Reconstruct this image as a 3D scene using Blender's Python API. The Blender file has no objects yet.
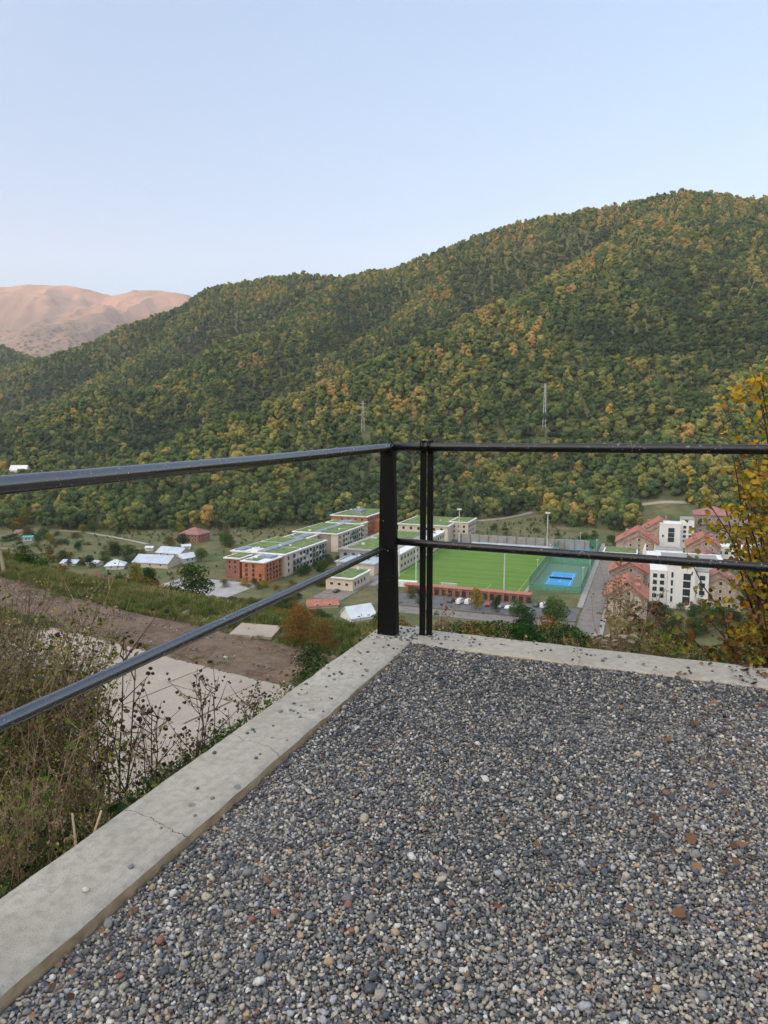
import bpy, bmesh, math, random
import numpy as np
from mathutils import Vector, Matrix, noise as mnoise
R = math.radians
rnd = random.Random(7)
rng = np.random.default_rng(11)
sc = bpy.context.scene
COL = sc.collection

# ------------------------------------------------------------------ camera
F = 690.0; PITCH = R(7.1)
cam_d = bpy.data.cameras.new('camera'); cam = bpy.data.objects.new('camera', cam_d); COL.objects.link(cam)
cam_d.sensor_fit = 'VERTICAL'; cam_d.sensor_height = 36; cam_d.lens = F / 1024 * 36
cam_d.clip_start = 0.05; cam_d.clip_end = 30000
cam.location = (0, 0, 0); cam.rotation_euler = (R(90) - PITCH, 0, 0)
sc.camera = cam

# ------------------------------------------------------------------ world, sun, exposure
SUN_EL = R(3.4); SUN_AZ = R(232)          # azimuth clockwise from +Y: behind and to the left
w = bpy.data.worlds.new('World'); sc.world = w; w.use_nodes = True
nt = w.node_tree; nt.nodes.clear()
sky = nt.nodes.new('ShaderNodeTexSky'); sky.sky_type = 'NISHITA'; sky.sun_disc = False
sky.sun_elevation = SUN_EL; sky.sun_rotation = SUN_AZ
sky.altitude = 1200; sky.air_density = 1.0; sky.dust_density = 7.0; sky.ozone_density = 1.0
hs = nt.nodes.new('ShaderNodeMix'); hs.data_type = 'RGBA'; hs.blend_type = 'ADD'; hs.inputs[0].default_value = 1
hs.inputs[7].default_value = (.77, 1.06, 1.66, 1)      # light scattered more than once, which the sky model leaves out
bg = nt.nodes.new('ShaderNodeBackground'); bg.inputs[1].default_value = 0.15
wo = nt.nodes.new('ShaderNodeOutputWorld')
nt.links.new(sky.outputs[0], hs.inputs[6])
# the bright western evening sky around and above the set sun
tcw = nt.nodes.new('ShaderNodeTexCoord'); dp = nt.nodes.new('ShaderNodeVectorMath'); dp.operation = 'DOT_PRODUCT'
dp.inputs[1].default_value = Vector((-.62, -.48, .62)).normalized(); nt.links.new(tcw.outputs['Generated'], dp.inputs[0])
mxn = nt.nodes.new('ShaderNodeMath'); mxn.operation = 'MAXIMUM'; mxn.inputs[1].default_value = 0; nt.links.new(dp.outputs['Value'], mxn.inputs[0])
pwn = nt.nodes.new('ShaderNodeMath'); pwn.operation = 'POWER'; pwn.inputs[1].default_value = 2.4; nt.links.new(mxn.outputs[0], pwn.inputs[0])
lob = nt.nodes.new('ShaderNodeVectorMath'); lob.operation = 'SCALE'; lob.inputs[0].default_value = (9.2, 8.3, 6.8); nt.links.new(pwn.outputs[0], lob.inputs['Scale'])
ad2 = nt.nodes.new('ShaderNodeVectorMath'); ad2.operation = 'ADD'; nt.links.new(hs.outputs[2], ad2.inputs[0]); nt.links.new(lob.outputs[0], ad2.inputs[1])
nt.links.new(ad2.outputs[0], bg.inputs[0]); nt.links.new(bg.outputs[0], wo.inputs[0])
sl = bpy.data.lights.new('sun', 'SUN'); sl.energy = 4.4; sl.angle = R(0.5); sl.color = (1, .53, .37)
so = bpy.data.objects.new('sun', sl); COL.objects.link(so)
SD = Vector((math.sin(SUN_AZ) * math.cos(SUN_EL), math.cos(SUN_AZ) * math.cos(SUN_EL), math.sin(SUN_EL)))
so.rotation_euler = SD.to_track_quat('Z', 'Y').to_euler()
sc.view_settings.view_transform = 'Standard'; sc.view_settings.look = 'None'
sc.view_settings.gamma = 1; sc.view_settings.use_curve_mapping = False
sc.view_settings.exposure = 1.15
sc.render.engine = 'CYCLES'
cy = sc.cycles
cy.max_bounces = 5; cy.diffuse_bounces = 3; cy.glossy_bounces = 2; cy.transmission_bounces = 2
cy.transparent_max_bounces = 8; cy.volume_bounces = 1; cy.use_denoising = True
cy.caustics_reflective = False; cy.caustics_refractive = False

# ------------------------------------------------------------------ helpers
CP, SP = math.cos(PITCH), math.sin(PITCH)
def ray(px, py):
    u = (px - 384) / F; v = (512 - py) / F
    return np.array([u, CP + v * SP, -SP + v * CP])
def gp(px, py, z):
    d = ray(px, py); t = z / d[2]; return Vector((d[0] * t, d[1] * t, z))
def at(px, py, Y):
    d = ray(px, py); t = Y / d[1]; return Vector((d[0] * t, Y, d[2] * t))
T0 = R(20.8)      # the campus stands turned to the camera
def cw(X, Y, z=0):
    return Vector((X * math.cos(T0) + Y * math.sin(T0), -X * math.sin(T0) + Y * math.cos(T0), z))
TA = R(21.8)      # the platform's own axes
D1 = np.array([math.sin(TA), math.cos(TA)]); D2 = np.array([math.cos(TA), -math.sin(TA)])
def pw(a, b, z=0):
    return Vector((a * D2[0] + b * D1[0], a * D2[1] + b * D1[1], z))

def tag(o, label=None, cat=None, group=None, kind=None):
    if label: o['label'] = label
    if cat: o['category'] = cat
    if group: o['group'] = group
    if kind: o['kind'] = kind
    return o
def thing(name, label, cat, loc=(0, 0, 0), rz=0, group=None):
    o = bpy.data.objects.new(name, None); COL.objects.link(o); o.empty_display_size = .2
    o.location = loc; o.rotation_euler = (0, 0, rz)
    return tag(o, label, cat, group)
def link(name, me, parent=None, loc=(0, 0, 0), rot=(0, 0, 0), scale=(1, 1, 1)):
    o = bpy.data.objects.new(name, me); COL.objects.link(o)
    o.location = loc; o.rotation_euler = rot; o.scale = scale
    if parent: o.parent = parent
    return o
KIDS = {}
def copy_tree(o, parent=None):
    c = o.copy(); COL.objects.link(c)
    if parent: c.parent = parent
    for ch in list(o.children): copy_tree(ch, c)
    return c

class MB:
    def __init__(s): s.v = []; s.f = []; s.m = []; s.cur = 0; s.sm = []; s.smooth = False
    def add(s, vs, fs):
        b = len(s.v); s.v += [tuple(p) for p in vs]
        for f in fs: s.f.append([b + i for i in f]); s.m.append(s.cur); s.sm.append(s.smooth)
        return s
    def box(s, cx, cy, cz, sx, sy, sz, rz=0):
        c, n = math.cos(rz), math.sin(rz); vs = []
        for dz in (-.5, .5):
            for dx, dy in ((-.5, -.5), (.5, -.5), (.5, .5), (-.5, .5)):
                x, y = dx * sx, dy * sy
                vs.append((cx + x * c - y * n, cy + x * n + y * c, cz + dz * sz))
        return s.add(vs, [(3, 2, 1, 0), (4, 5, 6, 7), (0, 1, 5, 4), (1, 2, 6, 5), (2, 3, 7, 6), (3, 0, 4, 7)])
    def bb(s, x0, x1, y0, y1, z0, z1): return s.box((x0 + x1) / 2, (y0 + y1) / 2, (z0 + z1) / 2, x1 - x0, y1 - y0, z1 - z0)
    def prism(s, pts, z0, z1):
        n = len(pts); vs = [(x, y, z0) for x, y in pts] + [(x, y, z1) for x, y in pts]
        return s.add(vs, [tuple(range(n))[::-1], tuple(range(n, 2 * n))] + [(i, (i + 1) % n, n + (i + 1) % n, n + i) for i in range(n)])
    def tube(s, pts, rad, n=8, cap=True):
        pts = [Vector(p) for p in pts]; k = len(pts)
        if not hasattr(rad, '__len__'): rad = [rad] * k
        vs = []; up = None
        for i, p in enumerate(pts):
            t = (pts[min(i + 1, k - 1)] - pts[max(i - 1, 0)])
            if t.length < 1e-9: t = Vector((0, 0, 1))
            t.normalize()
            if up is None: up = t.orthogonal().normalized()
            up = (up - t * up.dot(t));
            up = up.normalized() if up.length > 1e-6 else t.orthogonal().normalized()
            b = t.cross(up)
            for j in range(n):
                a = 2 * math.pi * j / n; vs.append(p + (up * math.cos(a) + b * math.sin(a)) * rad[i])
        fs = [(i * n + j, i * n + (j + 1) % n, (i + 1) * n + (j + 1) % n, (i + 1) * n + j) for i in range(k - 1) for j in range(n)]
        if cap: fs += [tuple(range(n))[::-1], tuple(range((k - 1) * n, k * n))]
        return s.add(vs, fs)
    def ball(s, c, r, n=6, m=4, sq=(1, 1, 1)):
        vs = [(c[0], c[1], c[2] - r * sq[2])]
        for i in range(1, m):
            a = math.pi * i / m
            for j in range(n):
                b = 2 * math.pi * j / n
                vs.append((c[0] + r * sq[0] * math.sin(a) * math.cos(b), c[1] + r * sq[1] * math.sin(a) * math.sin(b), c[2] - r * sq[2] * math.cos(a)))
        vs.append((c[0], c[1], c[2] + r * sq[2])); L = len(vs) - 1
        fs = [(0, 1 + (j + 1) % n, 1 + j) for j in range(n)]
        for i in range(m - 2):
            for j in range(n):
                fs.append((1 + i * n + j, 1 + i * n + (j + 1) % n, 1 + (i + 1) * n + (j + 1) % n, 1 + (i + 1) * n + j))
        fs += [(L, 1 + (m - 2) * n + j, 1 + (m - 2) * n + (j + 1) % n) for j in range(n)]
        return s.add(vs, fs)
    def mesh(s, name, mats):
        me = bpy.data.meshes.new(name); me.from_pydata(s.v, [], s.f)
        for m in (mats if isinstance(mats, (list, tuple)) else [mats]): me.materials.append(m)
        me.polygons.foreach_set('material_index', s.m); me.polygons.foreach_set('use_smooth', s.sm); me.update()
        return me
    def build(s, name, mats, parent=None, loc=(0, 0, 0), rz=0): return link(name, s.mesh(name, mats), parent, loc, (0, 0, rz))

# ------------------------------------------------------------------ materials
class N:
    def __init__(s, name):
        s.mat = bpy.data.materials.new(name); s.mat.use_nodes = True; s.t = s.mat.node_tree; s.t.nodes.clear()
        s.out = s.t.nodes.new('ShaderNodeOutputMaterial')
    def n(s, typ, props=None, **ins):
        nd = s.t.nodes.new('ShaderNode' + typ)
        for k, v in (props or {}).items(): setattr(nd, k, v)
        for k, v in ins.items():
            key = int(k[1:]) if k[0] == 'i' and k[1:].isdigit() else k.replace('_', ' ')
            s.set(nd.inputs[key], v)
        return nd
    def set(s, sock, v):
        if isinstance(v, bpy.types.Node): v = v.outputs[0]
        if isinstance(v, bpy.types.NodeSocket): s.t.links.new(v, sock)
        else: sock.default_value = (*v, 1) if (hasattr(v, '__len__') and len(v) == 3 and sock.type == 'RGBA') else v
    def noise(s, scale, detail=4, rough=.55, vec=None, out=0):
        nd = s.n('TexNoise', None, Scale=scale, Detail=detail, Roughness=rough)
        s.set(nd.inputs['Vector'], vec if vec is not None else s.co()); return nd.outputs[out]
    def co(s, kind='Object'):
        if not hasattr(s, '_tc'): s._tc = s.t.nodes.new('ShaderNodeTexCoord')
        return s._tc.outputs[kind]
    def ramp(s, fac, stops, interp='LINEAR'):
        nd = s.n('ValToRGB', None, Fac=fac); cr = nd.color_ramp; cr.interpolation = interp
        while len(cr.elements) < len(stops): cr.elements.new(1)
        for e, (p, c) in zip(cr.elements, stops):
            e.position = p; e.color = (*c, 1) if hasattr(c, '__len__') else (c, c, c, 1)
        return nd.outputs[0]
    def mix(s, fac, a, b, mode='MIX'):
        nd = s.n('Mix', {'data_type': 'RGBA', 'blend_type': mode}); s.set(nd.inputs[0], fac)
        s.set(nd.inputs[6], a); s.set(nd.inputs[7], b); return nd.outputs[2]
    def math(s, op, a, b=0.0, clamp=False):
        nd = s.n('Math', {'operation': op, 'use_clamp': clamp}); s.set(nd.inputs[0], a); s.set(nd.inputs[1], b); return nd.outputs[0]
    def bump(s, h, strength=.5, dist=.01):
        return s.n('Bump', None, Height=h, Strength=strength, Distance=dist).outputs[0]
    def bsdf(s, col, rough=.8, metal=0, normal=None, spec=.5, coat=0):
        b = s.n('BsdfPrincipled'); s.set(b.inputs['Base Color'], col); s.set(b.inputs['Roughness'], rough)
        s.set(b.inputs['Metallic'], metal); s.set(b.inputs['Specular IOR Level'], spec); s.set(b.inputs['Coat Weight'], coat)
        if normal is not None: s.set(b.inputs['Normal'], normal)
        s.t.links.new(b.outputs[0], s.out.inputs[0]); return s.mat
def mulc(c, k): return tuple(min(1, x * k) for x in c)
def simple(name, col, rough=.8, var=.2, scale=1.0, bump=0, bscale=30, metal=0, spec=.4):
    m = N(name); a = m.noise(scale, 5)
    c = m.ramp(a, [(.3, mulc(col, 1 - var)), (.7, mulc(col, 1 + var))])
    nm = m.bump(m.noise(bscale, 4), .6, bump) if bump else None
    return m.bsdf(c, rough, metal, nm, spec)

def foliage(name, stops, trans=.25, zbias=0, nscale=.009, leafvar=.55, off=0.0):
    """leaf colour: hue by instance place and random, small change from leaf to leaf"""
    m = N(name); oi = m.n('ObjectInfo')
    nz = m.noise(nscale, 3, .6, oi.outputs['Location'])
    f = m.math('ADD', m.math('MULTIPLY', m.math('SUBTRACT', nz, .5), 1.7), m.math('MULTIPLY', m.math('POWER', oi.outputs['Random'], 1.5), .84))
    f = m.math('ADD', f, off)
    if zbias:
        sx = m.n('SeparateXYZ', None, Vector=oi.outputs['Location'])
        zz = m.n('MapRange', None, Value=sx.outputs[2]); zz.inputs[1].default_value = 150; zz.inputs[2].default_value = 520
        zz.inputs[3].default_value = 0; zz.inputs[4].default_value = zbias
        f = m.math('ADD', f, zz)
    c = m.ramp(f, stops)
    at_ = m.n('Attribute', {'attribute_name': 'lv'})
    lv = m.n('MapRange', None, Value=at_.outputs['Fac']); lv.inputs[3].default_value = 1 - leafvar; lv.inputs[4].default_value = 1 + leafvar
    c = m.mix(1.0, c, lv, 'MULTIPLY')
    d = m.n('BsdfDiffuse', None, Color=c); tl = m.n('BsdfTranslucent', None, Color=c)
    mx = m.n('MixShader', None, i0=trans, i1=d, i2=tl); m.t.links.new(mx.outputs[0], m.out.inputs[0])
    return m.mat
def leafcol(name, stops, trans=.25, rough=None):
    """leaf colour picked leaf by leaf"""
    m = N(name); at_ = m.n('Attribute', {'attribute_name': 'lv'})
    c = m.ramp(at_.outputs['Fac'], stops)
    d = m.n('BsdfDiffuse', None, Color=c); tl = m.n('BsdfTranslucent', None, Color=c)
    mx = m.n('MixShader', None, i0=trans, i1=d, i2=tl); m.t.links.new(mx.outputs[0], m.out.inputs[0])
    return m.mat

GREENS = [(.0, (.058, .092, .042)), (.22, (.085, .125, .046)), (.45, (.13, .165, .05)), (.64, (.185, .195, .06)),
          (.80, (.25, .235, .07)), (.93, (.34, .27, .075)), (1, (.37, .24, .08))]
M = {}
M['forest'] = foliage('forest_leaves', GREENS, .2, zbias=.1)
M['forest_shade'] = foliage('shaded_forest_leaves', [(p_, mulc(c_, .78)) for p_, c_ in GREENS], .2, zbias=.04, off=-.16)  # dimmer copy of the forest leaves, carries the shade of the hollows
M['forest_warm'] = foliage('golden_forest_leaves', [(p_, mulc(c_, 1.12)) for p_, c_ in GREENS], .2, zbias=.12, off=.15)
M['bush'] = foliage('bush_leaves', [(0, (.035, .06, .02)), (.3, (.07, .10, .028)), (.55, (.13, .13, .035)), (.75, (.17, .13, .045)), (1, (.17, .10, .045))], .25, nscale=.05)
M['greenbush'] = foliage('green_leaves', [(0, (.025, .06, .016)), (.5, (.055, .11, .024)), (1, (.10, .15, .03))], .25, nscale=.05)
M['yellowbush'] = foliage('yellow_leaves', [(0, (.14, .15, .03)), (.5, (.25, .22, .03)), (1, (.30, .2, .03))], .3, nscale=.05)
M['orangebush'] = foliage('orange_brown_leaves', [(0, (.13, .11, .035)), (.5, (.22, .12, .04)), (1, (.26, .13, .045))], .25, nscale=.05)
M['bark'] = simple('bark', (.12, .09, .065), .9, .35, 6, .02, 20)
M['darkbark'] = simple('dark_twig', (.07, .045, .032), .85, .35, 20)
M['drystem'] = simple('dry_stem', (.27, .19, .115), .85, .4, 8)
M['palestem'] = simple('pale_stem', (.42, .34, .22), .8, .25, 8)

# ------------------------------------------------------------------ terrain height
def crest(pts): return [tuple(at(px, py + 7, Y)) for px, py, Y in pts]
RIDGES = [
 (crest([(1300, 230, 1500), (1100, 205, 1500), (900, 190, 1500), (768, 194, 1500), (734, 195, 1500), (684, 189, 1450), (624, 200, 1480), (549, 217, 1550), (484, 235, 1600), (434, 252, 1650), (400, 262, 1690), (375, 270, 1720)]), .98),
 (crest([(400, 262, 1690), (384, 266, 1700), (345, 277, 1750), (300, 275, 1800), (270, 277, 1850), (215, 287, 1900), (190, 303, 1870), (170, 312, 1850), (130, 326, 1800), (65, 347, 1750), (50, 353, 1720), (10, 380, 1650), (-80, 410, 1600)]), .85),
 (crest([(684, 190, 1450), (645, 220, 1310), (599, 250, 1170), (554, 278, 1070), (499, 306, 970), (449, 330, 890), (384, 366, 800), (300, 402, 730), (230, 425, 690)]), .66),
 (crest([(345, 277, 1750), (315, 298, 1520), (280, 323, 1330), (200, 364, 1090), (100, 402, 960)]), .66),
 (crest([(740, 198, 1500), (732, 250, 1190), (700, 298, 1000), (660, 350, 860), (630, 395, 760), (600, 425, 690)]), .72),
 (crest([(1000, 230, 1000), (900, 290, 850), (800, 355, 730), (768, 380, 690), (725, 412, 640), (690, 438, 600)]), .62),
 (crest([(480, 240, 1600), (440, 290, 1450), (390, 325, 1330), (330, 360, 1200), (250, 395, 1080)]), .7),
 (crest([(599, 252, 1170), (590, 300, 990), (565, 350, 860), (530, 400, 750)]), .7),
 (crest([(554, 280, 1070), (510, 345, 870), (465, 390, 770), (420, 425, 700)]), .7),
 (crest([(215, 287, 1900), (170, 340, 1600), (90, 385, 1350), (0, 415, 1200)]), .62),
 (crest([(-500, 290, 2300), (-100, 315, 2300), (0, 345, 2250), (25, 354, 2150), (60, 368, 2050)]), .4),
]
def fbm(x, y, s, octv=4, seed=0.0):
    """cheap value-noise fbm, vectorised"""
    out = np.zeros_like(x, dtype=float); amp = 1.0; tot = 0
    for o in range(octv):
        X = x / s + seed + 17.3 * o; Y = y / s - seed * 1.7 + 9.1 * o
        xi = np.floor(X); yi = np.floor(Y); fx = X - xi; fy = Y - yi
        fx = fx * fx * (3 - 2 * fx); fy = fy * fy * (3 - 2 * fy)
        def h(a, b):
            v = np.sin(a * 127.1 + b * 311.7) * 43758.5453; return v - np.floor(v)
        n = (h(xi, yi) * (1 - fx) + h(xi + 1, yi) * fx) * (1 - fy) + (h(xi, yi + 1) * (1 - fx) + h(xi + 1, yi + 1) * fx) * fy
        out += amp * (n - .5); tot += amp; amp *= .5; s *= .5
    return out / tot
TN_A = [-30, -6, 0, 6.5, 9, 14, 40, 100, 158, 176, 184]
TN_Z = [-10, -10, -10, -10, -10.4, -14, -22, -46, -66, -71.4, -72.15]
def H(x, y):
    x = np.asarray(x, float); y = np.asarray(y, float)
    n = .53 * (x + 13.8) + .848 * (y - 31.8)
    zd = np.interp(n, TN_A, TN_Z)
    rough = np.clip((n - 7) / 15, 0, 1) * np.clip((176 - n) / 40, 0, 1)
    zd = zd + rough * 1.6 * fbm(x, y, 18, 3, 3.1)
    a = x * D2[0] + y * D2[1]; b = x * D1[0] + y * D1[1]
    q = np.maximum(-1.72 - a, b - 4.285)
    bank = np.where(q > 0, -1.75 - .8 * q + .5 * np.clip(q, 0, 2) * fbm(x, y, 2.5, 3, 1.0), -1.62)
    z = np.maximum(zd, bank)
    # the far side of the valley
    zz = -72 + np.clip((y - 470) * .06, 0, 34) + np.clip((y - 800) * .06, 0, 50)
    zz = np.where(y > 300, zz, -1e3)
    hill = np.full_like(x, -1e4)
    for pts, k in RIDGES:
        for (p, q_) in zip(pts[:-1], pts[1:]):
            dx, dy = q_[0] - p[0], q_[1] - p[1]; L2 = dx * dx + dy * dy
            t = np.clip(((x - p[0]) * dx + (y - p[1]) * dy) / L2, 0, 1)
            d = np.hypot(x - p[0] - t * dx, y - p[1] - t * dy)
            c = p[2] + t * (q_[2] - p[2])
            hill = np.maximum(hill, c - k * (np.sqrt(d * d + 900) - 30))
    hill = hill + np.clip((y - 600) / 300, 0, 1) * (46 * fbm(x, y, 190, 4, 5.5))
    s = 14.0
    m = np.maximum(zz, hill); low = np.minimum(zz, hill)
    hz = m + s * np.log1p(np.exp(np.clip((low - m) / s, -40, 0)))
    hz = np.where(hill < -150, zz, hz)
    z = np.where(y > 300, np.maximum(z, hz), z)
    # the mountain the platform is cut into, rising behind the camera
    bb = -.62 * x - .78 * y - 9
    mt = -1.62 + .22 * bb; mt = np.minimum(mt, 90 + 60 * fbm(x, y, 500, 3, 8.0)) + np.clip(bb / 60, 0, 1) * 20 * fbm(x, y, 90, 3, 2.0)
    z = np.where(bb > 0, np.maximum(z, mt), z)
    return z
def hz(x, y): return float(H(np.array([x]), np.array([y]))[0])
def hit(px, py, t0=6, t1=2500):
    d = ray(px, py); ts = np.geomspace(t0, t1, 900); X = d[0] * ts; Y = d[1] * ts; Z = d[2] * ts
    g = H(X, Y); k = np.argmax(Z < g)
    return Vector((X[k], Y[k], g[k]))
def on(px, Y, dz=0):
    x = (px - 384) / F * Y * CP * 1.0
    return Vector((x, Y, hz(x, Y) + dz))

# ground sheet
def spaced(lo, hi, n, k, c=0):
    t = np.linspace(-1, 1, n); s = np.sinh(k * t) / math.sinh(k)
    return np.where(s < 0, c + s * (c - lo), c + s * (hi - c))
xs = spaced(-3200, 3200, 520, 6.0); ys = spaced(-2600, 3400, 640, 6.0, 8)
GX, GY = np.meshgrid(xs, ys); GZ = H(GX, GY)
def grid_mesh(name, X, Y, Z, mat, smooth=True):
    ny, nx = X.shape; me = bpy.data.meshes.new(name)
    co = np.stack([X, Y, Z], -1).reshape(-1, 3)
    i = np.arange(ny * nx).reshape(ny, nx)
    q = np.stack([i[:-1, :-1], i[:-1, 1:], i[1:, 1:], i[1:, :-1]], -1).reshape(-1, 4)
    me.vertices.add(len(co)); me.vertices.foreach_set('co', co.ravel())
    me.loops.add(q.size); me.loops.foreach_set('vertex_index', q.ravel().astype(np.int32))
    me.polygons.add(len(q)); me.polygons.foreach_set('loop_start', np.arange(0, q.size, 4, dtype=np.int32))
    me.polygons.foreach_set('loop_total', np.full(len(q), 4, np.int32))
    me.polygons.foreach_set('use_smooth', np.full(len(q), smooth)); me.materials.append(mat); me.update(); me.validate()
    return me
g = N('ground_soil_and_grass')
pos = g.n('NewGeometry').outputs['Position']
big = g.noise(.012, 4, .6, pos); mid = g.noise(.07, 6, .7, pos); fine = g.noise(1.6, 5, .65, pos); vf = g.noise(14, 4, .6, pos)
meadow = g.ramp(mid, [(.36, (.05, .075, .028)), (.46, (.085, .12, .038)), (.54, (.16, .15, .065)), (.64, (.23, .17, .11))])
meadow2 = g.ramp(big, [(.35, (.10, .13, .045)), (.5, (.15, .14, .07)), (.65, (.21, .165, .11))])
c = g.mix(.28, meadow, meadow2)
c = g.mix(g.ramp(fine, [(.42, 0), (.66, .5)]), c, (.055, .065, .03))
c = g.mix(g.ramp(vf, [(.5, 0), (.75, .35)]), c, (.13, .10, .06))
M['ground'] = g.bsdf(c, .95, 0, g.bump(vf, .7, .08), .2)
gr = link('ground', grid_mesh('ground', GX, GY, GZ, M['ground'])); tag(gr, kind='structure')

# far mountains, bare and sunlit
def far_height(x, y):
    z = np.full_like(x, -1e4)
    RR = [(crest([(-900, 300, 7200), (-400, 278, 7000), (-150, 288, 6900), (-60, 281, 6800), (0, 278, 6700), (30, 275, 6700), (75, 278, 6650), (110, 282, 6600), (135, 281, 6600), (160, 284, 6600), (185, 285, 6600), (200, 291, 6600), (300, 320, 6700), (500, 340, 6800)]), .52),
          (crest([(75, 278, 6650), (95, 292, 6150), (110, 312, 5600), (95, 335, 5000)]), .5),
          (crest([(-10, 279, 6700), (-25, 300, 6100), (-40, 318, 5600)]), .55),
          (crest([(135, 281, 6600), (150, 296, 6200), (165, 315, 5700), (150, 330, 5300)]), .55),
          (crest([(30, 275, 6700), (45, 290, 6300), (40, 303, 5900)]), .6),
          (crest([(110, 308, 5600), (60, 325, 5000), (20, 345, 4500)]), .45)]
    for pts, k in RR:
        for (p, q_) in zip(pts[:-1], pts[1:]):
            dx, dy = q_[0] - p[0], q_[1] - p[1]; L2 = dx * dx + dy * dy
            t = np.clip(((x - p[0]) * dx + (y - p[1]) * dy) / L2, 0, 1)
            d = np.hypot(x - p[0] - t * dx, y - p[1] - t * dy)
            z = np.maximum(z, p[2] + t * (q_[2] - p[2]) - k * (np.sqrt(d * d + 3000) - 55))
    rg = 1 - np.abs(fbm(x, y, 800, 5, 4.2)) * 4
    return np.maximum(z + ((12 + 210 * np.clip((1340 - z) / 420, 0, 1)) * (rg - .6) + 22 * fbm(x, y, 150, 3, 1.1)) * np.clip(z / 600, 0, 1) - 20, -150)
FX, FY = np.meshgrid(np.linspace(-5500, 2000, 620), np.linspace(3600, 7800, 360))
m = N('far_mountain_turf'); pos = m.n('NewGeometry').outputs['Position']
z_ = m.n('SeparateXYZ', None, Vector=pos).outputs[2]
t1 = m.ramp(m.noise(.0016, 5, .6, pos), [(.35, (.22, .15, .11)), (.5, (.32, .20, .14)), (.65, (.40, .235, .165))])
trees_ = m.n('TexVoronoi', None, Scale=.028); m.set(trees_.inputs['Vector'], pos)
dark = m.ramp(trees_.outputs['Distance'], [(.2, 1), (.5, 0)])
zone = m.n('MapRange', None, Value=m.math('ADD', z_, m.math('MULTIPLY', m.noise(.002, 4, .6, pos), 900))); zone.inputs[1].default_value = 1050; zone.inputs[2].default_value = 1300
zone.inputs[3].default_value = 1; zone.inputs[4].default_value = 0
c = m.mix(m.math('MULTIPLY', dark, zone), t1, (.05, .06, .03))
far = link('far_mountains', grid_mesh('far_mountains', FX, FY, far_height(FX, FY), m.bsdf(c, .95, spec=.1))); tag(far, kind='structure')

# unseen mountains behind the viewer, shaped to keep the whole valley in evening shade
WU, WR = np.meshgrid(np.linspace(-7000, 9500, 240), np.linspace(3600, 8200, 60))
sa, ca = math.sin(SUN_AZ), math.cos(SUN_AZ)
WX, WY = sa * WR + ca * WU, ca * WR - sa * WU          # ridge line square to the sun, reaching past the far mountains' own line of light
WC_ = np.interp(WU, [-5000, -3000, 3200, 5000, 9500], [1400, 1700, 1700, 1500, 1480])
WZ = WC_ - np.abs(WR - 5600) * .62 + 220 * fbm(WX, WY, 1400, 5, 6.6) * np.clip(1.4 - np.abs(WR - 5600) / 2000, 0, 1)
tag(link('western_shade_ridge', grid_mesh('western_shade_ridge', WX, WY, np.maximum(WZ, -150), far.data.materials[0])), kind='structure')

# evening haze: one even volume round everything
hb = MB(); hb.bb(-13500, 9000, -13500, 9200, -152, 2150)
hm = N('haze_air'); pv = hm.n('VolumePrincipled'); pv.inputs['Density'].default_value = 6e-5; pv.inputs['Color'].default_value = (.93, .95, 1, 1); pv.inputs['Anisotropy'].default_value = 0
hm.t.links.new(pv.outputs[0], hm.out.inputs['Volume'])
ho = hb.build('haze', hm.mat); tag(ho, kind='stuff')

# ------------------------------------------------------------------ leaf and tree meshes
def quads_mesh(name, C, Nn, S, mat, lv, shape='quad', asp=1.0):
    """leaf cards: centres C, normals Nn, sizes S"""
    k = len(C); r = rng.normal(size=(k, 3)); t = np.cross(Nn, r); t /= np.linalg.norm(t, axis=1)[:, None] + 1e-9
    b = np.cross(Nn, t); s = S[:, None]
    if shape == 'quad':
        P = np.stack([C - t * s * .5, C + b * s * .42 * asp, C + t * s * .5, C - b * s * .42 * asp], 1); nv = 4
        q = np.arange(k * 4).reshape(k, 4); starts = np.arange(0, 4 * k, 4); tot = np.full(k, 4); loops = q.ravel()
        lvv = lv
    else:   # folded leaf: 6 points, two quads
        w_ = s * .33 * asp; f = Nn * s * rng.uniform(-.05, .3, (k, 1))
        P = np.stack([C - t * s * .5, C - t * s * .1 + b * w_ + f, C + t * s * .28 + b * w_ * .75 + f, C + t * s * .5 - f * .8,
                      C + t * s * .28 - b * w_ * .75 + f, C - t * s * .1 - b * w_ + f], 1)
        base = np.arange(k)[:, None] * 6
        q = np.concatenate([base + np.array([[0, 3, 2, 1]]), base + np.array([[0, 5, 4, 3]])], 1).reshape(-1, 4)
        loops = q.ravel(); tot = np.full(2 * k, 4); starts = np.arange(0, 8 * k, 4); lvv = np.repeat(lv, 2)
    me = bpy.data.meshes.new(name); co = P.reshape(-1, 3)
    me.vertices.add(len(co)); me.vertices.foreach_set('co', co.ravel())
    me.loops.add(len(loops)); me.loops.foreach_set('vertex_index', loops.astype(np.int32))
    me.polygons.add(len(tot)); me.polygons.foreach_set('loop_start', starts.astype(np.int32)); me.polygons.foreach_set('loop_total', tot.astype(np.int32))
    me.materials.append(mat); me.update()
    a = me.attributes.new('lv', 'FLOAT', 'FACE'); a.data.foreach_set('value', lvv.astype(np.float32))
    return me
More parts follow.
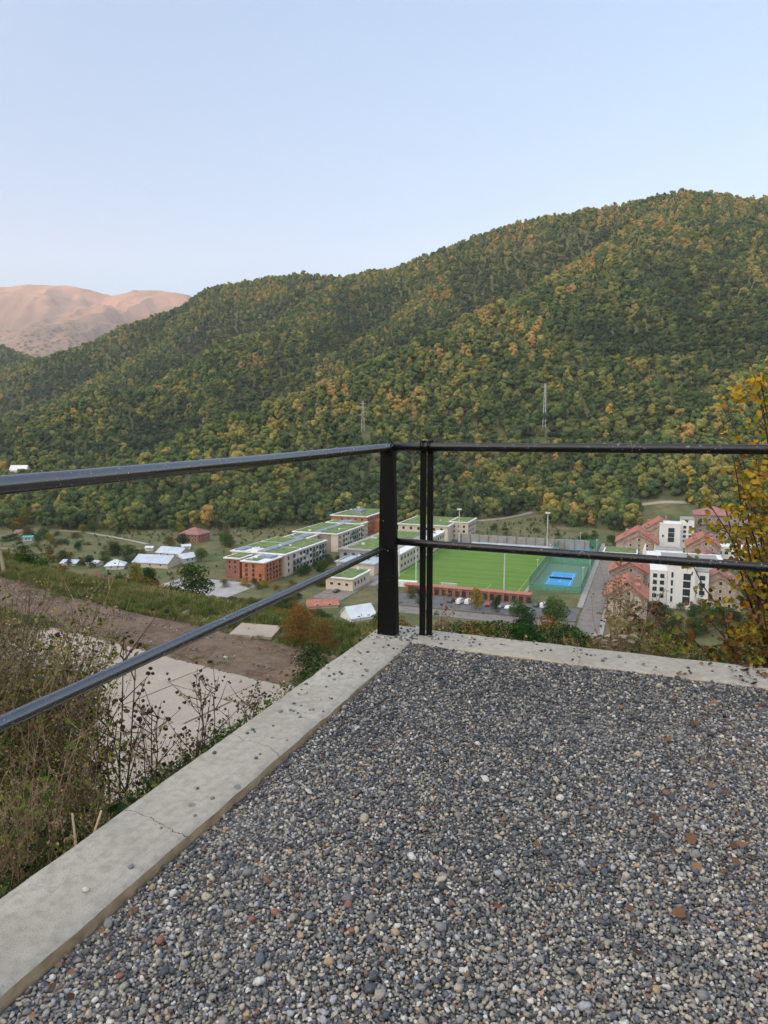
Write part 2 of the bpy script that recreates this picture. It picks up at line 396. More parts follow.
def crown(seed, mat, w=1.0, h=1.0, base=.22, nb=16, nl=900, leaf=.09, name='crown', kind='round', trunkr=.022, bark='bark', jit=.4, solid=False):
    """unit tree (height 1, crown width w). returns crown mesh and trunk mesh"""
    r = np.random.default_rng(seed); cs = []; rs = []
    for i in range(nb):
        zt = r.uniform(0, 1) ** .8
        if kind == 'round': prof = math.sqrt(max(0, 1 - (2 * zt - .85) ** 2 / 1.6))
        elif kind == 'bush': prof = math.sqrt(max(.05, 1 - zt ** 2 * .9))
        else: prof = (1 - zt) ** .8 * .9 + .12
        a = i * 2.4 + r.uniform(-.5, .5); rad = prof * w * .5 * math.sqrt(r.uniform(.05, 1)) * .66
        br = w * r.uniform(.2, .31) * (.6 + .4 * prof)
        cs.append((rad * math.cos(a), rad * math.sin(a), base + (h - base - br * .8) * zt)); rs.append(br)
    cs = np.array(cs); rs = np.array(rs)
    per = np.maximum(6, (nl * rs ** 2 / (rs ** 2).sum()).astype(int)); C = []; Nn = []
    for c_, b_, p in zip(cs, rs, per):
        d = r.normal(size=(p, 3)); d[:, 2] = d[:, 2] * .9 + .25; d /= np.linalg.norm(d, axis=1)[:, None]
        rr = b_ * (1 - np.abs(r.normal(0, .12, size=(p, 1)))); C.append(c_ + d * rr * np.array([1, 1, .85]))
        nn = d + r.normal(0, jit, size=(p, 3)); Nn.append(nn / np.linalg.norm(nn, axis=1)[:, None])
    C = np.concatenate(C); Nn = np.concatenate(Nn); k = len(C)
    S = leaf * r.uniform(.6, 1.4, k)
    me = quads_mesh(name, C, Nn, S, mat, r.uniform(0, 1, k))
    if solid:                      # the dense inner twigs and leaves of each clump
        bm = bmesh.new(); bm.from_mesh(me); lay = bm.faces.layers.float['lv']
        for c_, b_ in zip(cs, rs):
            res = bmesh.ops.create_icosphere(bm, subdivisions=2, radius=b_ * .9, matrix=Matrix.Translation(Vector(c_)))
            fs_ = set()
            for v in res['verts']:
                d_ = (v.co - Vector(c_)); v.co += d_ * r.uniform(-.16, .1)
                fs_.update(v.link_faces)
            for f_ in fs_: f_[lay] = r.uniform(.1, .8)
        bm.to_mesh(me); bm.free()
    tb = MB(); tb.smooth = True
    tb.tube([(0, 0, -.06), (.01, 0, base * .6), (0, .01, base + .25 * h), (0, 0, .78 * h)], [trunkr * 1.25, trunkr, trunkr * .6, trunkr * .15], 7)
    for c_ in cs[: min(9, nb)]:
        z0 = min(base * .7 + .3 * (c_[2] - base), c_[2] * .8)
        tb.tube([(0, 0, z0), (c_[0] * .5, c_[1] * .5, (z0 + c_[2]) / 2 + .02), tuple(c_)], [trunkr * .45, trunkr * .3, trunkr * .1], 5)
    return me, tb.mesh('trunk', M[bark])

# forest prototypes (one mesh each, used by the forest stuff) and crown/trunk pairs for the individuals
def joined(seed, mat, **kw):
    a, b = crown(seed, mat, **kw); bm = bmesh.new(); bm.from_mesh(a)
    me = bpy.data.meshes.new('forest_tree'); n0 = len(bm.faces); bm.from_mesh(b); bm.faces.ensure_lookup_table()
    for f in bm.faces[n0:]: f.material_index = 1
    bm.to_mesh(me); bm.free(); me.materials.append(mat); me.materials.append(M['bark']); return me
PROTO = bpy.data.collections.new('forest_kinds')
specs = [dict(w=.76, kind='round', base=.16), dict(w=.66, kind='round', base=.2), dict(w=.84, kind='round', base=.14), dict(w=.56, kind='round', base=.15),
         dict(w=.5, kind='cone', base=.1), dict(w=.72, kind='round', base=.18)]
FMATS = ['forest_shade', 'forest', 'forest_warm']
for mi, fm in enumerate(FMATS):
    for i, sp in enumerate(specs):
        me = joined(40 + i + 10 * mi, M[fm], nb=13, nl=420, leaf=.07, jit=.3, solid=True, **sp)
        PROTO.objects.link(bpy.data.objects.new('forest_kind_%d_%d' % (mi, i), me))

# ------------------------------------------------------------------ forest placement
EDGE = [(-150, 529), (0, 529), (130, 531), (220, 529), (300, 528), (390, 527), (430, 529), (455, 524), (480, 519), (538, 512), (547, 526), (600, 530), (638, 533), (642, 502), (690, 500), (698, 515), (800, 522), (950, 525)]
EDGE_PX = [e[0] for e in EDGE]; EDGE_Y = [hit(*e).y for e in EDGE]
def forest_pts():
    sp = 8.9; out = []
    gx, gy = np.meshgrid(np.arange(-1500, 1500, sp), np.arange(430, 2450, sp))
    gx = gx + rng.uniform(-.42, .42, gx.shape) * sp; gy = gy + rng.uniform(-.42, .42, gy.shape) * sp
    x = gx.ravel(); y = gy.ravel(); px = 384 + F * x / (y * CP)
    e = np.interp(px, EDGE_PX, EDGE_Y) + 14 * fbm(x, y, 30, 2, 2.2)
    k = (px > -70) & (px < 850) & (y > e)
    x = x[k]; y = y[k]; px = px[k]; z = H(x, y)
    # keep what a camera near this one could see
    vis = np.ones(len(x), bool)
    for fr in np.linspace(.3, .985, 60):
        g_ = H(x * fr, y * fr); vis &= ~(g_ > (z + 24) * fr + 6)
    x, y, z, px = x[vis], y[vis], z[vis], px[vis]
    py = 512 - F * ((z * CP + y * SP) / (y * CP - z * SP))
    return x, y, z, px, py
fx, fy, fz, fpx, fpy = forest_pts()
def near_line(px, py, line, tol):
    d = np.full(len(px), 1e9)
    for (a, b) in zip(line[:-1], line[1:]):
        dx, dy = b[0] - a[0], b[1] - a[1]; t = np.clip(((px - a[0]) * dx + (py - a[1]) * dy) / (dx * dx + dy * dy), 0, 1)
        d = np.minimum(d, np.hypot(px - a[0] - t * dx, py - a[1] - t * dy))
    return d < tol
CLEAR = []   # world circles without trees
for (px, py, r_) in ((30, 476, 30), (204, 502, 13), (544, 431, 9), (363, 432, 8)):
    p = hit(px, py); CLEAR.append((p.x, p.y - (6 if r_ > 10 else 0), r_))
keep = np.ones(len(fx), bool)
for cx_, cy_, r_ in CLEAR: keep &= np.hypot(fx - cx_, fy - cy_) > r_
fx, fy, fz, fpx, fpy = fx[keep], fy[keep], fz[keep], fpx[keep], fpy[keep]
hgt = np.clip(rng.normal(13.2, 2.7, len(fx)), 6.5, 21)
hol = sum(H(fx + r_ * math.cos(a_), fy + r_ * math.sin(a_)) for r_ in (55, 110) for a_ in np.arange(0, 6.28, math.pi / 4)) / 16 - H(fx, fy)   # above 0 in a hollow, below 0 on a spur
tone = -np.clip(hol, -9, 9) / 5.0 + 1.0 * fbm(fx, fy, 120, 3, 4.4) * 2 + np.clip((900 - fy) / 250, 0, 1) * 1.5 + np.clip((fz - 250) / 150, 0, 1) * .8 + rng.normal(0, .75, len(fx))  # darker trees in hollows, brighter on spurs: fold shading put into leaf colour
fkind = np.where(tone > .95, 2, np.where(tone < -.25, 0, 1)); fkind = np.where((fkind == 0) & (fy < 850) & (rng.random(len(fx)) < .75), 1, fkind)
vis_now = (fpx > -8) & (fpx < 776)
size_px = hgt / fy
order = np.argsort(np.where(vis_now, fy, 1e9))
single = set(order[:296].tolist())
rest = np.array([i for i in range(len(fx)) if i not in single])

def scatter_object(name, co, scl, rot, idx, coll, kind='stuff', label=None, cat=None, sxyz=None):
    me = bpy.data.meshes.new(name); k = len(co); me.vertices.add(k); me.vertices.foreach_set('co', np.asarray(co, float).ravel())
    if sxyz is None: sxyz = np.repeat(np.asarray(scl)[:, None], 3, 1)
    me.attributes.new('scl', 'FLOAT_VECTOR', 'POINT').data.foreach_set('vector', np.asarray(sxyz, np.float32).ravel())
    me.attributes.new('rotv', 'FLOAT_VECTOR', 'POINT').data.foreach_set('vector', np.asarray(rot, np.float32).ravel())
    me.attributes.new('pick', 'INT', 'POINT').data.foreach_set('value', np.asarray(idx, np.int32))
    o = link(name, me)
    ng = bpy.data.node_groups.new(name, 'GeometryNodeTree')
    ng.interface.new_socket('Geometry', in_out='INPUT', socket_type='NodeSocketGeometry'); ng.interface.new_socket('Geometry', in_out='OUTPUT', socket_type='NodeSocketGeometry')
    gi = ng.nodes.new('NodeGroupInput'); go = ng.nodes.new('NodeGroupOutput')
    ip = ng.nodes.new('GeometryNodeInstanceOnPoints'); ci = ng.nodes.new('GeometryNodeCollectionInfo')
    ci.inputs['Collection'].default_value = coll; ci.inputs['Separate Children'].default_value = True; ci.inputs['Reset Children'].default_value = True
    def na(nm, typ):
        a = ng.nodes.new('GeometryNodeInputNamedAttribute'); a.data_type = typ; a.inputs['Name'].default_value = nm; return a.outputs[0]
    ip.inputs['Pick Instance'].default_value = True
    L = ng.links.new
    L(gi.outputs[0], ip.inputs['Points']); L(ci.outputs[0], ip.inputs['Instance']); L(na('pick', 'INT'), ip.inputs['Instance Index'])
    e2r = ng.nodes.new('FunctionNodeEulerToRotation'); L(na('rotv', 'FLOAT_VECTOR'), e2r.inputs[0]); L(e2r.outputs[0], ip.inputs['Rotation'])
    L(na('scl', 'FLOAT_VECTOR'), ip.inputs['Scale']); L(ip.outputs[0], go.inputs[0])
    md = o.modifiers.new('scatter', 'NODES'); md.node_group = ng
    tag(o, label, cat, kind=kind); return o
k = len(rest); rv = np.zeros((k, 3)); rv[:, 2] = rng.uniform(0, 6.28, k); rv[:, :2] = rng.normal(0, .04, (k, 2))
wv = rng.uniform(.85, 1.15, k)
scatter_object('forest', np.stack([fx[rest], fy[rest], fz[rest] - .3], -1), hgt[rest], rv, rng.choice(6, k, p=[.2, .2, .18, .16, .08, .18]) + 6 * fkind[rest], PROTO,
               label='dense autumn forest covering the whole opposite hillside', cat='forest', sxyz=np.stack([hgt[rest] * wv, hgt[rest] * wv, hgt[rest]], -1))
print('forest', len(fx))

# individual trees of the forest's lower edge
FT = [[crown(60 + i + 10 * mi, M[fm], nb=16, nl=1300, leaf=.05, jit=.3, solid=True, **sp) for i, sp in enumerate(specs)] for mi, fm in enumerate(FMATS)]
def place_tree(name, pair, loc, h, label, cat, group=None, wid=1.0, rz=None):
    o = thing(name, label, cat, loc, rnd.uniform(0, 6.28) if rz is None else rz, group)
    link('crown', pair[0], o, scale=(h * wid, h * wid, h)); link('trunk', pair[1], o, scale=(h, h, h)); return o
def region_of(px):
    for a, t in ((60, 'at the far left of the valley'), (150, 'behind the dry meadow'), (215, 'behind the brick house'), (300, 'between the brick house and the school'),
                 (385, 'behind the school roofs'), (455, 'left of the hillside path'), (545, 'above the hillside path'), (640, 'right of the hillside path'), (700, 'above the bare brown field')):
        if px < a: return t
    return 'behind the stone apartment block'
for j in sorted(single):
    s_ = ('tall' if hgt[j] > 14.7 else 'medium' if hgt[j] > 12 else 'low'); kd = int(rng.integers(0, 6))
    tc_ = ['dark green', 'mid green', 'golden green'][fkind[j]]; shp = ['round', 'narrow', 'broad', 'slim', 'pointed', 'full'][kd]
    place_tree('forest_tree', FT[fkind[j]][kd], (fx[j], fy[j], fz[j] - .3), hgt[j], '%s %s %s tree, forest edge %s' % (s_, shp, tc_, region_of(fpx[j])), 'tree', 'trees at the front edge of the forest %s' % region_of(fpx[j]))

# ------------------------------------------------------------------ flat surfaces in the valley
ZF = -72.0
def flat(name, pts, mat, dz=.12, kind='structure', frame=True, thick=.1):
    mb = MB(); q = [cw(*p)[:2] if frame else p for p in pts]
    mb.prism([(a, b) for a, b in q], ZF - .6, ZF + dz); o = mb.build(name, mat); return tag(o, kind=kind)
M['asphalt'] = simple('asphalt', (.13, .125, .13), .9, .25, .3, .004)
M['roadgrey'] = simple('worn_road', (.20, .18, .165), .9, .25, .4)
M['white'] = simple('white_paint', (.75, .75, .74), .6, .05)
M['offwhite'] = simple('cream_render', (.62, .53, .42), .8, .08)
M['concrete_far'] = simple('concrete_far', (.30, .29, .28), .9, .15, .4)
M['pole'] = simple('galvanised_pole', (.55, .56, .56), .5, .1)
M['cgreen'] = simple('court_green', (.10, .20, .14), .8, .1, .5)
M['cblue'] = simple('court_blue', (.035, .30, .62), .7, .05, .5)
M['glass'] = simple('window_glass', (.03, .04, .05), .12, .2, 1, spec=.8)
M['dkmetal'] = simple('dark_frame', (.03, .03, .035), .5, .2)
M['grassroof'] = simple('roof_grass', (.13, .19, .055), .95, .45, .35)
M['glz'] = simple('roof_glass', (.24, .29, .36), .35, .3, .4)
# pitch with mowing bands
m = N('pitch_grass'); u_ = m.n('SeparateXYZ', None, Vector=m.co()).outputs[0]
st = m.math('GREATER_THAN', m.math('SINE', m.math('MULTIPLY', m.n('SeparateXYZ', None, Vector=m.co()).outputs[1], .63)), 0)
c = m.mix(st, (.12, .215, .045), (.135, .235, .05)); c = m.mix(m.ramp(m.noise(.12, 5), [(.4, 0), (.7, .35)]), c, (.09, .17, .03))
M['pitch'] = m.bsdf(c, .95, spec=.1)
mb = MB(); mb.bb(-112, -48, 287, 406, -.6, .1); o = mb.build('football_pitch', M['pitch'], None, (0, 0, ZF), -T0); tag(o, kind='structure')
def rects(name, L, mat, z0, z1, kind='structure'):
    mb = MB()
    for x0, x1, y0, y1 in L: mb.bb(x0, x1, y0, y1, z0, z1)
    return tag(mb.build(name, mat, None, (0, 0, ZF), -T0), kind=kind)
W_ = .22; PX0, PX1, PY0, PY1 = -110, -50, 291, 402
lines = [(PX0, PX1, PY0, PY0 + W_), (PX0, PX1, PY1 - W_, PY1), (PX0, PX0 + W_, PY0 + W_, PY1 - W_), (PX1 - W_, PX1, PY0 + W_, PY1 - W_), (PX0 + W_, PX1 - W_, 346.4, 346.6),
         (-96, -64, 307, 307.2), (-96, -95.8, PY0 + W_, 307), (-64.2, -64, PY0 + W_, 307), (-96, -64, 385.8, 386), (-96, -95.8, 386, PY1 - W_), (-64.2, -64, 386, PY1 - W_)]
rects('pitch_markings', lines, simple('faded_line_paint', (.35, .45, .3), .9, .1), .104, .112)
rects('running_margin', [(-124, -113, 285, 408), (-113, -28, 406.2, 412), (-47.8, -46.2, 285, 406)], M['concrete_far'], -.5, .06)
rects('parking_lot', [(-100, -22, 258, 277)], M['asphalt'], -.5, .06)
rects('valley_road', [(-21, -13.5, 235, 440), (-96, -22, 247, 256)], M['roadgrey'], -.55, .1)
rects('valley_pavement', [(-23.5, -21.2, 279, 440), (-13.3, -11.5, 235, 440)], M['concrete_far'], -.5, .22)
rects('campus_forecourt', [(-205, -163, 240, 270)], simple('forecourt_paving', (.36, .34, .35), .9, .2, .15), -.5, .08)
rects('campus_road', [(-130, -116, 256.2, 330)], M['roadgrey'], -.5, .09)
rects('court_surround', [(-46, -23.6, 303, 422)], M['cgreen'], -.5, .1)
rects('court_surface', [(-41.5, -29.5, 313, 345), (-40, -28, 385, 417)], M['cblue'], -.4, .13)
cl = []
for x0, x1, y0, y1 in ((-40.5, -30.5, 315.5, 342.5), (-39, -29, 387.5, 414.5)):
    cl += [(x0, x1, y0, y0 + .12), (x0, x1, y1 - .12, y1), (x0, x0 + .12, y0, y1), (x1 - .12, x1, y0, y1), ((x0 + x1) / 2 - .06, (x0 + x1) / 2 + .06, y0 + 7, y1 - 7), (x0, x1, y0 + 7, y0 + 7.12), (x0, x1, y1 - 7.12, y1 - 7)]
rects('court_markings', cl, M['white'], .132, .142)

def frame_thing(name, label, cat, X, Y, z=ZF, rz=0, group=None):
    p = cw(X, Y, z); return thing(name, label, cat, p, -T0 + rz, group)
# court nets and fences
for (x0, x1, yc) in ((-40.5, -30.5, 329), (-39, -29, 401)):
    t = frame_thing('tennis_net', 'low dark net across the %s blue court' % ('near' if yc < 350 else 'far'), 'tennis net', (x0 + x1) / 2, yc, ZF + .13)
    n_ = MB(); n_.bb(-5.2, 5.2, -.02, .02, 0, .95); n_.build('net', M['dkmetal'], t)
    for sx in (-5.4, 5.4): q = MB(); q.tube([(sx, 0, 0), (sx, 0, 1.1)], .06); q.build('net_post', M['pole'], t)
mm = N('green_mesh_net'); b_ = mm.n('BsdfDiffuse', None, Color=(.12, .3, .2)); tr = mm.n('BsdfTransparent')
mx = mm.n('MixShader', None, i0=.62, i1=b_, i2=tr); mm.t.links.new(mx.outputs[0], mm.out.inputs[0]); M['mesh'] = mm.mat
M['gpost'] = simple('green_post', (.10, .28, .18), .6, .1)
def fence(label, p0, p1, h, step=6.0):
    a, b = cw(*p0, ZF), cw(*p1, ZF); L = (b - a).length; t = thing('court_fence', label, 'fence', a, math.atan2(b.y - a.y, b.x - a.x), 'green mesh fences round the courts')
    n_ = MB(); n_.bb(.1, L, -.02, .02, .15, h); n_.build('mesh_panel', M['mesh'], t)
    k = int(L / step)
    for i in range(k + 1): q = MB(); q.tube([(i * L / k, 0, 0), (i * L / k, 0, h + .1)], .09, 6); q.build('fence_post', M['gpost'], t)
    r_ = MB(); r_.tube([(0, 0, h), (L, 0, h)], .07, 6); r_.tube([(0, 0, .12), (L, 0, .12)], .06, 6); r_.build('rail', M['gpost'], t)
fence('long green mesh fence between the football pitch and the courts', (-46.3, 303), (-46.3, 422), 5.5)
fence('long green mesh fence between the courts and the road', (-24.2, 303), (-24.2, 422), 4)
fence('short green mesh fence at the near end of the courts', (-46, 303), (-24.3, 303), 3)
fence('short green mesh fence across the middle of the courts', (-46, 365), (-24.3, 365), 4)
fence('short green mesh fence at the far end of the courts', (-46, 422), (-24.3, 422), 5)
# football goals
for yy, nm in ((292, 'near'), (401, 'far')):
    t = frame_thing('football_goal', 'white football goal at the %s end of the pitch' % nm, 'goal', -80, yy, ZF + .1)
    q = MB(); q.tube([(-3.66, 0, 0), (-3.66, 0, 2.44), (3.66, 0, 2.44), (3.66, 0, 0)], .09, 6); q.build('goal_frame', M['white'], t)
    s_ = 1 if nm == 'far' else -1
    q = MB(); q.add([(-3.6, 0, 2.4), (3.6, 0, 2.4), (3.6, s_ * 1.6, 0), (-3.6, s_ * 1.6, 0)], [(0, 1, 2, 3)])
    mm = N('goal_net'); b_ = mm.n('BsdfDiffuse', None, Color=(.7, .7, .7)); tr = mm.n('BsdfTransparent'); mx = mm.n('MixShader', None, i0=.75, i1=b_, i2=tr); mm.t.links.new(mx.outputs[0], mm.out.inputs[0])
    q.build('goal_net', mm.mat, t)
# floodlight masts
def mast(px, py, label, h=21.5):
    p = gp(px, py, ZF); t = thing('floodlight_mast', label, 'floodlight mast', p, -T0, 'floodlight masts round the football pitch')
    q = MB(); q.tube([(0, 0, 0), (0, 0, h)], [.34, .22], 8); q.build('pole', M['pole'], t)
    q = MB(); q.box(0, 0, h, 2.9, .2, .18); q.box(0, 0, h - .7, 2.9, .2, .18); br = q.build('lamp_bracket', M['pole'], t)
    for i in range(4):
        q = MB(); q.box(-1.1 + .73 * i, -.3, h - .35, .6, .4, 1.0); q.build('floodlight', M['white'], t)
mast(459, 543, 'pale floodlight mast behind the far left touchline'); mast(547, 548, 'pale floodlight mast at the far right corner of the pitch')
mast(504, 590, 'pale floodlight mast at the near edge of the pitch', 17.5); mast(416, 583, 'pale floodlight mast at the near left side of the pitch', 20); mast(399, 577, 'pale floodlight mast hidden behind the corner post', 17)
for i, (X, Y) in enumerate(((-46.6, 330), (-46.6, 375), (-24.6, 318), (-35, 423), (-23.9, 350), (-24, 400))):
    t = frame_thing('court_lamp', 'thin court lamp %s' % ['halfway along the fence by the pitch', 'on the pitch side near the far court', 'at the near right corner of the near court', 'at the far end of the courts', 'on the road side between both courts', 'on the road side by the far court'][i], 'lamp post', X, Y, ZF, 0, 'lamps round the courts')
    q = MB(); q.tube([(0, 0, 0), (0, 0, 8.5)], .12, 6); q.build('pole', M['pole'], t)
    q = MB(); q.box(0, 0, 8.6, 1.0, .4, .2); q.build('lamp_head', M['white'], t)

# ------------------------------------------------------------------ buildings
def brickmat(name, c1, c2, mortar, scale=2.2):
    m = N(name); v = m.n('TexVoronoi', None, Scale=scale); m.set(v.inputs['Vector'], m.co())
    r1 = m.ramp(m.n('SeparateXYZ', None, Vector=v.outputs['Color']).outputs[0], [(.1, c1), (.5, tuple((a + b) / 2 for a, b in zip(c1, c2))), (.9, c2)])
    n2 = m.ramp(m.noise(.25, 4), [(.3, .8), (.7, 1.15)])
    c = m.mix(1.0, r1, n2, 'MULTIPLY'); c = m.mix(m.ramp(v.outputs['Distance'], [(.45, 0), (.62, .5)]), c, mortar)
    return m.bsdf(c, .9, spec=.2)
M['brick'] = brickmat('orange_brick', (.36, .10, .045), (.52, .19, .08), (.4, .25, .18), 1.6)
M['brick2'] = brickmat('dull_red_brick', (.24, .085, .06), (.34, .14, .09), (.3, .2, .16), 1.6)
M['stone'] = brickmat('rough_stone', (.26, .20, .16), (.50, .42, .34), (.42, .37, .32), 1.8)
M['stonebrown'] = brickmat('brown_stone', (.22, .17, .15), (.36, .29, .25), (.34, .3, .26), 1.8)
def tilemat(name, ca, cb):
    m = N(name); wv = m.n('TexWave', {'wave_type': 'BANDS', 'bands_direction': 'Z'}, Scale=.9, Distortion=.3); m.set(wv.inputs['Vector'], m.co())
    n1 = m.noise(.5, 5); n2 = m.noise(3.5, 3)
    c = m.ramp(n1, [(.3, ca), (.7, cb)]); c = m.mix(m.ramp(n2, [(.45, 0), (.65, .5)]), c, mulc(ca, .6)); c = m.mix(m.ramp(wv.outputs[0], [(.0, .35), (.35, 0)]), c, mulc(ca, .5))
    return m.bsdf(c, .85, spec=.2)
M['tile'] = tilemat('red_roof_tile', (.36, .14, .10), (.52, .24, .18)); M['tile2'] = tilemat('pink_roof_tile', (.30, .14, .13), (.42, .22, .20)); M['tile3'] = tilemat('dark_red_sheet', (.22, .07, .075), (.28, .10, .10))
M['teal'] = simple('turquoise_paint', (.08, .38, .33), .7, .1)
M['tin'] = simple('pale_sheet_roof', (.62, .66, .70), .45, .12, .3); M['tin2'] = simple('bluish_sheet_roof', (.45, .52, .60), .45, .15, .3)
WC = {}
def wmesh(w, h, fr='white'):
    k = (w, h, fr)
    if k not in WC:
        b = MB(); f = .12
        b.bb(-w / 2, w / 2, -.06, .02, -h / 2, -h / 2 + f); b.bb(-w / 2, w / 2, -.06, .02, h / 2 - f, h / 2); b.bb(-w / 2, -w / 2 + f, -.06, .02, -h / 2 + f, h / 2 - f); b.bb(w / 2 - f, w / 2, -.06, .02, -h / 2 + f, h / 2 - f)
        b.cur = 1; b.bb(-w / 2 + f, w / 2 - f, -.03, .02, -h / 2 + f, h / 2 - f); WC[k] = b.mesh('window', [M[fr] if fr in M else M['white'], M['glass']])
    return WC[k]
def win(root, x, y, z, w=1.3, h=1.6, face='-y', fr='dkmetal'):
    rz = {'-y': 0, '+x': R(90), '+y': R(180), '-x': R(-90)}[face]
    return link('window', wmesh(w, h, fr), root, (x, y, z), (0, 0, rz))
def win_grid(root, face, c, a0, a1, z0, z1, na, nz, w=1.3, h=1.5, fr='dkmetal', skip=0.0):
    for i in range(na):
        for j in range(nz):
            if rnd.random() < skip: continue
            a = a0 + (a1 - a0) * (i + .5) / na; z = z0 + (z1 - z0) * (j + .5) / nz
            if face in ('-y', '+y'): win(root, a, c + (-.03 if face == '-y' else .03), z, w, h, face, fr)
            else: win(root, c + (.03 if face == '+x' else -.03), a, z, w, h, face, fr)
def gable(mb, x0, x1, y0, y1, ze, zr, t=.35, ov=.8, axis='y'):
    """two roof slabs; ridge along axis"""
    if axis == 'y':
        xm = (x0 + x1) / 2; s = (zr - ze) / (xm - x0)
        P = [(x0 - ov, ze - ov * s), (xm, zr), (x1 + ov, ze - ov * s)]
        for (a, b) in ((P[0], P[1]), (P[2], P[1])):
            vs = [(a[0], y0 - ov, a[1]), (b[0], y0 - ov, b[1]), (b[0], y1 + ov, b[1]), (a[0], y1 + ov, a[1])]; vs += [(p[0], p[1], p[2] + t) for p in vs]
            mb.add(vs, [(0, 1, 2, 3), (7, 6, 5, 4), (0, 4, 5, 1), (1, 5, 6, 2), (2, 6, 7, 3), (3, 7, 4, 0)])
    else:
        ym = (y0 + y1) / 2; s = (zr - ze) / (ym - y0)
        P = [(y0 - ov, ze - ov * s), (ym, zr), (y1 + ov, ze - ov * s)]
        for (a, b) in ((P[0], P[1]), (P[2], P[1])):
            vs = [(x0 - ov, a[0], a[1]), (x0 - ov, b[0], b[1]), (x1 + ov, b[0], b[1]), (x1 + ov, a[0], a[1])]; vs += [(p[0], p[1], p[2] + t) for p in vs]
            mb.add(vs, [(3, 2, 1, 0), (4, 5, 6, 7), (1, 5, 4, 0), (2, 6, 5, 1), (3, 7, 6, 2), (0, 4, 7, 3)])
def body(mb, x0, x1, y0, y1, ze, zr, axis='y', zb=-3):
    if axis == 'y': pts = [(x0, zb), (x1, zb), (x1, ze), ((x0 + x1) / 2, zr), (x0, ze)]; vs = [(p[0], y0, p[1]) for p in pts] + [(p[0], y1, p[1]) for p in pts]
    else: pts = [(y0, zb), (y1, zb), (y1, ze), ((y0 + y1) / 2, zr), (y0, ze)]; vs = [(x0, p[0], p[1]) for p in pts] + [(x1, p[0], p[1]) for p in pts]
    mb.add(vs, [tuple(range(5)), tuple(range(5, 10))[::-1]] + [((i + 1) % 5, i, 5 + i, 5 + (i + 1) % 5) for i in range(5)])
def hip(mb, x0, x1, y0, y1, ze, zr, ov=.7):
    x0 -= ov; x1 += ov; y0 -= ov; y1 += ov; dx, dy = x1 - x0, y1 - y0; r = min(dx, dy) / 2
    if dx > dy: a, b = (x0 + r, (y0 + y1) / 2, zr), (x1 - r, (y0 + y1) / 2, zr)
    else: a, b = ((x0 + x1) / 2, y0 + r, zr), ((x0 + x1) / 2, y1 - r, zr)
    vs = [(x0, y0, ze), (x1, y0, ze), (x1, y1, ze), (x0, y1, ze), a, b]
    vs2 = [(x0, y0, ze - .25), (x1, y0, ze - .25), (x1, y1, ze - .25), (x0, y1, ze - .25)]
    if dx > dy: f = [(0, 1, 5, 4), (1, 2, 5), (2, 3, 4, 5), (3, 0, 4)]
    else: f = [(0, 1, 4), (1, 2, 5, 4), (2, 3, 5), (3, 0, 4, 5)]
    mb.add(vs + vs2, f + [(6, 7, 1, 0), (7, 8, 2, 1), (8, 9, 3, 2), (9, 6, 0, 3), (9, 8, 7, 6)])

def stone_house(X0, X1, Y0, Y1, ze, zr, label, roofmat='tile', wall='stone', axis='y', dorm=True, nz=3):
    X, Y = (X0 + X1) / 2, (Y0 + Y1) / 2; t = frame_thing('stone_house', label, 'house', X, Y, ZF, 0, 'red roofed stone houses')
    a, b = (X1 - X0) / 2, (Y1 - Y0) / 2
    q = MB(); body(q, -a, a, -b, b, ze, zr, axis); wl = q.build('wall', M[wall], t)
    q = MB(); gable(q, -a, a, -b, b, ze, zr, axis=axis)
    # lower stepped roof in front of the main gable, as on these houses
    if axis == 'y': gable(q, -a * .55, a * .75, -b - 1.3, -b + 2.5, ze + .4, ze + (zr - ze) * .62, .3, .5)
    rf = q.build('roof', M[roofmat], t)
    if axis == 'y': q = MB(); body(q, -a * .55, a * .75, -b - 1.3, -b + .5, ze + .4, ze + (zr - ze) * .62); q.build('bay_wall', M[wall], t)
    q = MB(); q.box(a * .35, b * .3, zr, 1.1, 1.1, 2.4); q.box(a * .35, b * .3, zr + 1.25, 1.4, 1.4, .2); q.build('chimney', M['stonebrown'], rf)
    if dorm:
        for s_ in (-1, 1):
            for yy in (-.25, .4):
                q = MB(); zc = ze + (zr - ze) * .5; xx = s_ * a * .52
                body(q, xx - .9, xx + .9, yy * 2 * b - 1.0, yy * 2 * b + 1.0, zc + 1.1, zc + 1.8, 'x', zc - 1.0); q.build('dormer', M[roofmat], rf)
                win(t, xx + s_ * .92, yy * 2 * b, zc + .5, 1.0, 1.0, '+x' if s_ > 0 else '-x')
    yb = -b - 1.3 if axis == 'y' else -b
    win_grid(t, '-y', yb, -a * .5, a * .7, .5, ze, 3, nz, 1.2, 1.6, 'offwhite')
    win(t, a * .1, yb - .03, ze + (zr - ze) * .28, 1.4, 1.6, '-y', 'offwhite')
    win_grid(t, '+x', a, -b * .8, b * .8, .5, ze, 4, nz, 1.2, 1.5, 'offwhite'); win_grid(t, '-x', -a, -b * .8, b * .8, .5, ze, 3, nz, 1.2, 1.5, 'offwhite')
    return t
stone_house(-12, 2.5, 268, 286, 8.5, 14.2, 'nearest red roofed stone house with a gable beside the road')
stone_house(-13, 3, 310, 328, 9.5, 14.0, 'stone house with a stepped red roof crossed by the lower rail', wall='stonebrown')
stone_house(-14, 8, 404, 424, 7.5, 14.5, 'wide stone house with long red roof beside the green roofed gatehouse')
stone_house(-2, 20, 440, 462, 8.5, 16, 'rear red roofed house against the brown field')
stone_house(20, 37, 296, 318, 9, 15, 'stone house with pink red roof behind the yellow leaves', 'tile2')
stone_house(22, 38, 392, 410, 9.5, 15, 'stone house with brick red gables right of the far white block', 'tile')
